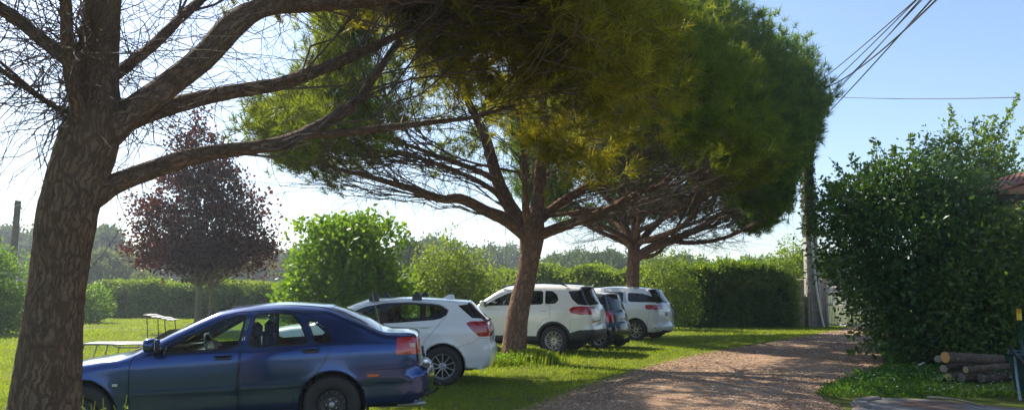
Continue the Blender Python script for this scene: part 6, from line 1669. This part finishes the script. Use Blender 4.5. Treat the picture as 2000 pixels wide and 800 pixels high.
# ------------------------------------------------------------------ wall, gate, poles and wires
pw = gx(1545, 35.2); qw = gx(1606, 34.6)
root = tag(empty('stone_wall', (pw[0], pw[1], 0)), 'sunlit rubble stone wall behind the concrete pole', 'wall')
b = MB(); dx, dy = qw[0] - pw[0] + .02, qw[1] - pw[1]
b.box((dx / 2 - .4, dy / 2, 1.0), (dx + 1.2, .4, 2.0), .03, rz=math.atan2(dy, dx)); b.build('wall_body', M['stone'], root)
b = MB(); b.box((dx / 2 - .4, dy / 2, 2.04), (dx + 1.25, .5, .10), .03, rz=math.atan2(dy, dx)); b.build('coping', M['stone'], root)
tag_r = root
pg = np.array(gx(1613, 34.2)); qg_ = np.array(gx(1700, 31.0))
root = tag(empty('metal_gate', (pg[0], pg[1], 0)), 'pale grey metal gate of upright bars beside the stone wall', 'gate')
v = qg_ - pg; ln = np.linalg.norm(v); u_ = v / ln; rz = math.atan2(u_[1], u_[0])
def gp(s, z): return (u_[0] * s, u_[1] * s, z)
M['gate'] = simple('grey_gate_paint', (.40, .41, .41), .5, .2, 9)
b = MB()
for z in (.10, .95, 1.72): b.box(gp(ln / 2, z), (ln, .05, .06), .008, rz=rz)
for s in (0.03, ln - .03): b.box(gp(s, .92), (.07, .07, 1.75), .01, rz=rz)
b.build('gate_frame', M['gate'], root)
k = int(ln / .115)
for i in range(1, k):
    b = MB(); b.box(gp(i * ln / k, .92), (.035, .03, 1.62), .006, rz=rz); b.build('gate_bar', M['gate'], root)
b = MB(); b.box((u_[0] * -.16, u_[1] * -.16, 1.05), (.26, .26, 2.1), .02, rz=rz)
tg_ = tag(b.build('gate_post', M['concrete'], None), 'concrete gate post between the stone wall and the metal gate', 'gate post'); tg_.location = (pg[0], pg[1], 0)

PX, PD = at(1587, 570, 33.4)[0], 33.4
root = tag(empty('concrete_pole', (PX, PD, 0)), 'tall tapering concrete utility pole at the gate, with a white cable pipe up its side', 'utility pole')
H_ = 10.4
def wz_(z): return .62 - .36 * z / H_, .40 - .2 * z / H_
b = MB()
for s in (-1, 1):
    V = []
    for z in (0, H_):
        w_, d_ = wz_(z)
        V += [(s * w_ / 2, -d_ / 2, z), (s * (w_ / 2 - .09), -d_ / 2, z), (s * (w_ / 2 - .09), d_ / 2, z), (s * w_ / 2, d_ / 2, z)]
    b.add(V, [(i, (i + 1) % 4, 4 + (i + 1) % 4, 4 + i) for i in range(4)] + [(4, 5, 6, 7)])
V = []
for z in (0, H_ - .01):
    w_, d_ = wz_(z); V += [(-w_ / 2 + .085, -.05, z), (w_ / 2 - .085, -.05, z), (w_ / 2 - .085, .05, z), (-w_ / 2 + .085, .05, z)]
b.add(V, [(i, (i + 1) % 4, 4 + (i + 1) % 4, 4 + i) for i in range(4)])
z = .7
while z < H_:
    w_, d_ = wz_(z); b.box((0, 0, z), (w_ - .17, d_ * .9, .10), .01); z += .78
b.build('pole', M['concrete'], root)
b = MB(); b.tube(catmull([(.30, -.30, .05), (.22, -.27, .5), (.10, -.26, 1.4), (.03, -.25, 2.4), (.0, -.24, 3.3), (-.02, -.22, 4.0)], 20), .05, 10); b.build('cable_pipe', simple('white_pipe', (.62, .62, .60), .5), root, True)
b = MB(); b.tube([(-.22, -.30, 0), (-.21, -.28, 1.6)], .025, 6); b.build('stake', simple('reddish_wood', (.32, .17, .10), .8), root)
b = MB()
for z in (8.6, 9.2, 9.9): b.box((0, -.16, z), (.8, .06, .07), .01)
b.build('cross_arm', M['galv'], root)
b = MB(); ins = []
for z in (8.6, 9.2, 9.9):
    for s in (-.36, .36): b.lathe([(.03, -.05), (.045, 0), (.03, .05), (.045, .09), (0, .12)], 10, axis='z', c=(s, -.16, z + .06)); ins.append((PX + s, PD - .16, z + .14))
b.build('insulator', simple('dark_insulator', (.10, .05, .04), .3), root, True)
# ivy on the pole
n = 4200; z = RNG.uniform(3.9, 9.2, n); w_ = .62 - .36 * z / H_
P = np.stack([RNG.uniform(-.5, .5, n) * w_, -.5 * (.40 - .2 * z / H_) - np.abs(RNG.normal(size=n)) * .05, z], 1)
m = RNG.random(n) < .5; P[m, 0] = np.sign(P[m, 0]) * (w_[m] / 2 + np.abs(RNG.normal(size=m.sum())) * .04); P[m, 1] = RNG.uniform(-.2, .2, m.sum())
l_ = RNG.uniform(.06, .13, n); V, F = leaf_quads(P, RNG.normal(size=P.shape) + [0, -.5, -.3], l_, l_ * .8)
iv = tag(mk('ivy', V, F, leaf_mat('ivy_leaf', [(.07, .075, .02), (.10, .10, .025), (.06, .085, .02)], .3, .5, 1.0)), 'olive green ivy climbing the upper part of the concrete pole', 'ivy'); iv.location = (PX, PD, 0)

M['wire'] = simple('cable_black', (.02, .02, .022), .6)
def wire(label, A, B, sag, r=.012, group='overhead cables from the concrete pole'):
    A, B = np.array(A), np.array(B); t_ = np.linspace(0, 1, 40)[:, None]
    p = A * (1 - t_) + B * t_ - np.array([0, 0, 1.0]) * sag * 4 * t_ * (1 - t_)
    b = MB(); b.tube(p - A, r, 5); o = b.build('overhead_cable', M['wire'], None, True); o.location = A
    tag(o, label, 'cable', group)
def ext(px, py, d, A):    # carry on past the frame
    B = at(px, py, d); A = np.array(A); return A + (B - A) * 1.25
wire('thick cable that sags most, ending furthest up the pole', (PX, PD - .1, 10.3), ext(1787, 0, 13, (PX, PD - .1, 10.3)), .55, .017)
wire('leftmost thin cable of the bundle to the concrete pole', ins[4], ext(1779, 0, 13.2, ins[4]), .12)
wire('second thin cable from the left in the bundle', ins[2], ext(1783, 0, 13.1, ins[2]), .10)
wire('third thin cable from the left in the bundle', ins[3], ext(1790, 0, 12.9, ins[3]), .10)
wire('thick straight cable on the right of the bundle', ins[1], ext(1815, 0, 12.6, ins[1]), .06, .016)
wire('single nearly level cable running right above the bushes', (PX, PD - .05, 10.2), at(1990, 190, 19.0), .10, .012, 'service cable to the stone building')
wire('second straight cable close beside the thick one', ins[0], ext(1795, 0, 12.9, ins[0]), .08, .010)

LX, LD = at(20, 570, 40)[0], 40
root = tag(empty('wooden_pole', (LX, LD, 0)), 'dark wooden utility pole rising left of the thick trunk', 'utility pole')
zt = at(20, 392, 40)[2]
b = MB(); b.tube([(0, 0, -.2), (.02, 0, zt / 2), (.06, 0, zt)], [.19, .17, .145], 12); b.build('pole', simple('weathered_pole', (.13, .11, .095), .85, .3, 6, .4), root, True)
b = MB(); b.tube([(.06, -.14, zt - .25), (.32, -.16, zt - .22), (.36, -.16, zt - .34)], .02, 6); b.lathe([(.04, -.04), (.05, 0), (.04, .05), (0, .07)], 10, axis='z', c=(.36, -.16, zt - .42)); b.build('wire_hook', M['galv'], root, True)
A = (LX + .36, LD - .16, zt - .42)
wire('thin cable falling to the right from the wooden pole', A, at(600, 560, 110), 1.0, .014, 'cables on the wooden pole')
wire('lower thin cable crossing behind the thick trunk', (LX, LD, at(20, 478, 40)[2]), at(620, 520, 100), .5, .010, 'cables on the wooden pole')

# ------------------------------------------------------------------ sun lounger
c0 = at(182, 570, 17.0); x0 = c0[0]
root = tag(empty('sun_lounger', (x0, 17.0, 0), rad(3)), 'grey garden lounger with a striped head canopy on the left lawn', 'sun lounger')
M['lounge'] = simple('pale_grey_mesh', (.62, .60, .60), .6, .08); M['lframe'] = simple('grey_tube', (.30, .29, .30), .4, .1, 5, 0, Metallic=.5)
b = MB(); b.box((.62, 0, .40), (1.24, .58, .025), .01); b.build('seat', M['lounge'], root)
b = MB()
for s in (-.3, .3): b.tube([(0, s, .385), (.7, s, .385), (1.26, s, .385)], .016, 8)
b.tube([(0, -.3, .385), (-.01, 0, .385), (0, .3, .385)], .016, 8); b.build('frame', M['lframe'], root, True)
for xx_ in (0.0, .5, 1.15):
    for s in (-.3, .3):
        b = MB(); b.tube(catmull([(xx_ + .03, s, .385), (xx_ + .01, s, .33), (xx_ - .07, s, .0)], 8), .014, 8); b.build('leg', M['lframe'], root, True)
b = MB(); b.tube(catmull([(.62, -.3, .38), (.72, -.3, .33), (.95, -.3, .32), (1.3, -.3, .33)], 10), .014, 8); b.build('brace', M['lframe'], root, True)
b = MB(); b.box((1.52, 0, .52), (.66, .56, .06), .02, M=[[math.cos(.5), 0, -math.sin(.5)], [0, 1, 0], [math.sin(.5), 0, math.cos(.5)]]); b.build('backrest', simple('dark_mesh', (.07, .06, .06), .8), root)
t = NT('striped_cloth'); wv = t.n('ShaderNodeTexWave', i_Scale=3.0, i_Distortion=.6); t.l(t.coord(), wv.inputs['Vector'])
stripe = t.done(t.principled(t.ramp(wv.outputs['Fac'], [(.40, (.05, .05, .06)), (.5, (.62, .60, .60))]), .8).outputs[0])
V = []; nx_, ny_ = 14, 6
for i in range(nx_):
    for j in range(ny_):
        u, v_ = i / (nx_ - 1), j / (ny_ - 1)
        V.append((1.22 + u * .62, -.3 + v_ * .6, 1.02 - u * .13 + .008 * math.sin(u * 14) + .012 * math.sin(v_ * 3.14)))
F = [(i * ny_ + j, (i + 1) * ny_ + j, (i + 1) * ny_ + j + 1, i * ny_ + j + 1) for i in range(nx_ - 1) for j in range(ny_ - 1)]
V2 = [(a, b_, c - .018) for a, b_, c in V]; nn = len(V)
b = MB(); b.add(V + V2, F + [tuple(nn + q for q in f[::-1]) for f in F]); b.build('canopy', stripe, root, True)
for xx_, zt_ in ((1.30, .98), (1.68, .93)):
    for s in (-.29, .29):
        b = MB(); b.tube([(xx_ + .05, s, .42), (xx_, s, zt_)], .010, 6); b.build('canopy_rod', M['plastic'], root, True)

# ------------------------------------------------------------------ thin air haze
t = NT('air'); pv = t.n('ShaderNodeVolumePrincipled')
pv.inputs['Color'].default_value = (.80, .88, 1.0, 1); pv.inputs['Density'].default_value = .0010; pv.inputs['Anisotropy'].default_value = .3
t.l(pv.outputs[0], t.out.inputs['Volume'])
b = MB(); b.box((0, 70, 15.5), (760, 240, 33)); tag(b.build('haze', t.m), kind='stuff')
# ------------------------------------------------------------------ light
SUN_AZ, SUN_EL = rad(43), rad(42)
to_sun = Vector((-math.sin(SUN_AZ) * math.cos(SUN_EL), math.cos(SUN_AZ) * math.cos(SUN_EL), math.sin(SUN_EL)))
sd_ = bpy.data.lights.new('sun', 'SUN'); so = bpy.data.objects.new('sun', sd_); COL.objects.link(so)
sd_.energy = 5.0; sd_.angle = rad(0.5); sd_.color = (1.0, 0.92, 0.78)
so.rotation_euler = to_sun.to_track_quat('Z', 'Y').to_euler()
w = bpy.data.worlds.new('World'); SC.world = w; w.use_nodes = True
nt = w.node_tree; bg = nt.nodes['Background']
sky = nt.nodes.new('ShaderNodeTexSky'); sky.sky_type = 'NISHITA'; sky.sun_disc = False
sky.sun_elevation = SUN_EL; sky.sun_rotation = -SUN_AZ
sky.altitude = 100; sky.air_density = 1.0; sky.dust_density = 1.0; sky.ozone_density = 3.5
nt.links.new(sky.outputs[0], bg.inputs[0]); bg.inputs[1].default_value = 0.108
SC.view_settings.view_transform = 'Standard'; SC.view_settings.look = 'None'
SC.view_settings.gamma = 1; SC.view_settings.exposure = 1.0
SC.cycles.use_denoising = True
SC.cycles.max_bounces = 8; SC.cycles.transparent_max_bounces = 16
SC.cycles.caustics_reflective = False; SC.cycles.caustics_refractive = False
SC.cycles.sample_clamp_indirect = 6
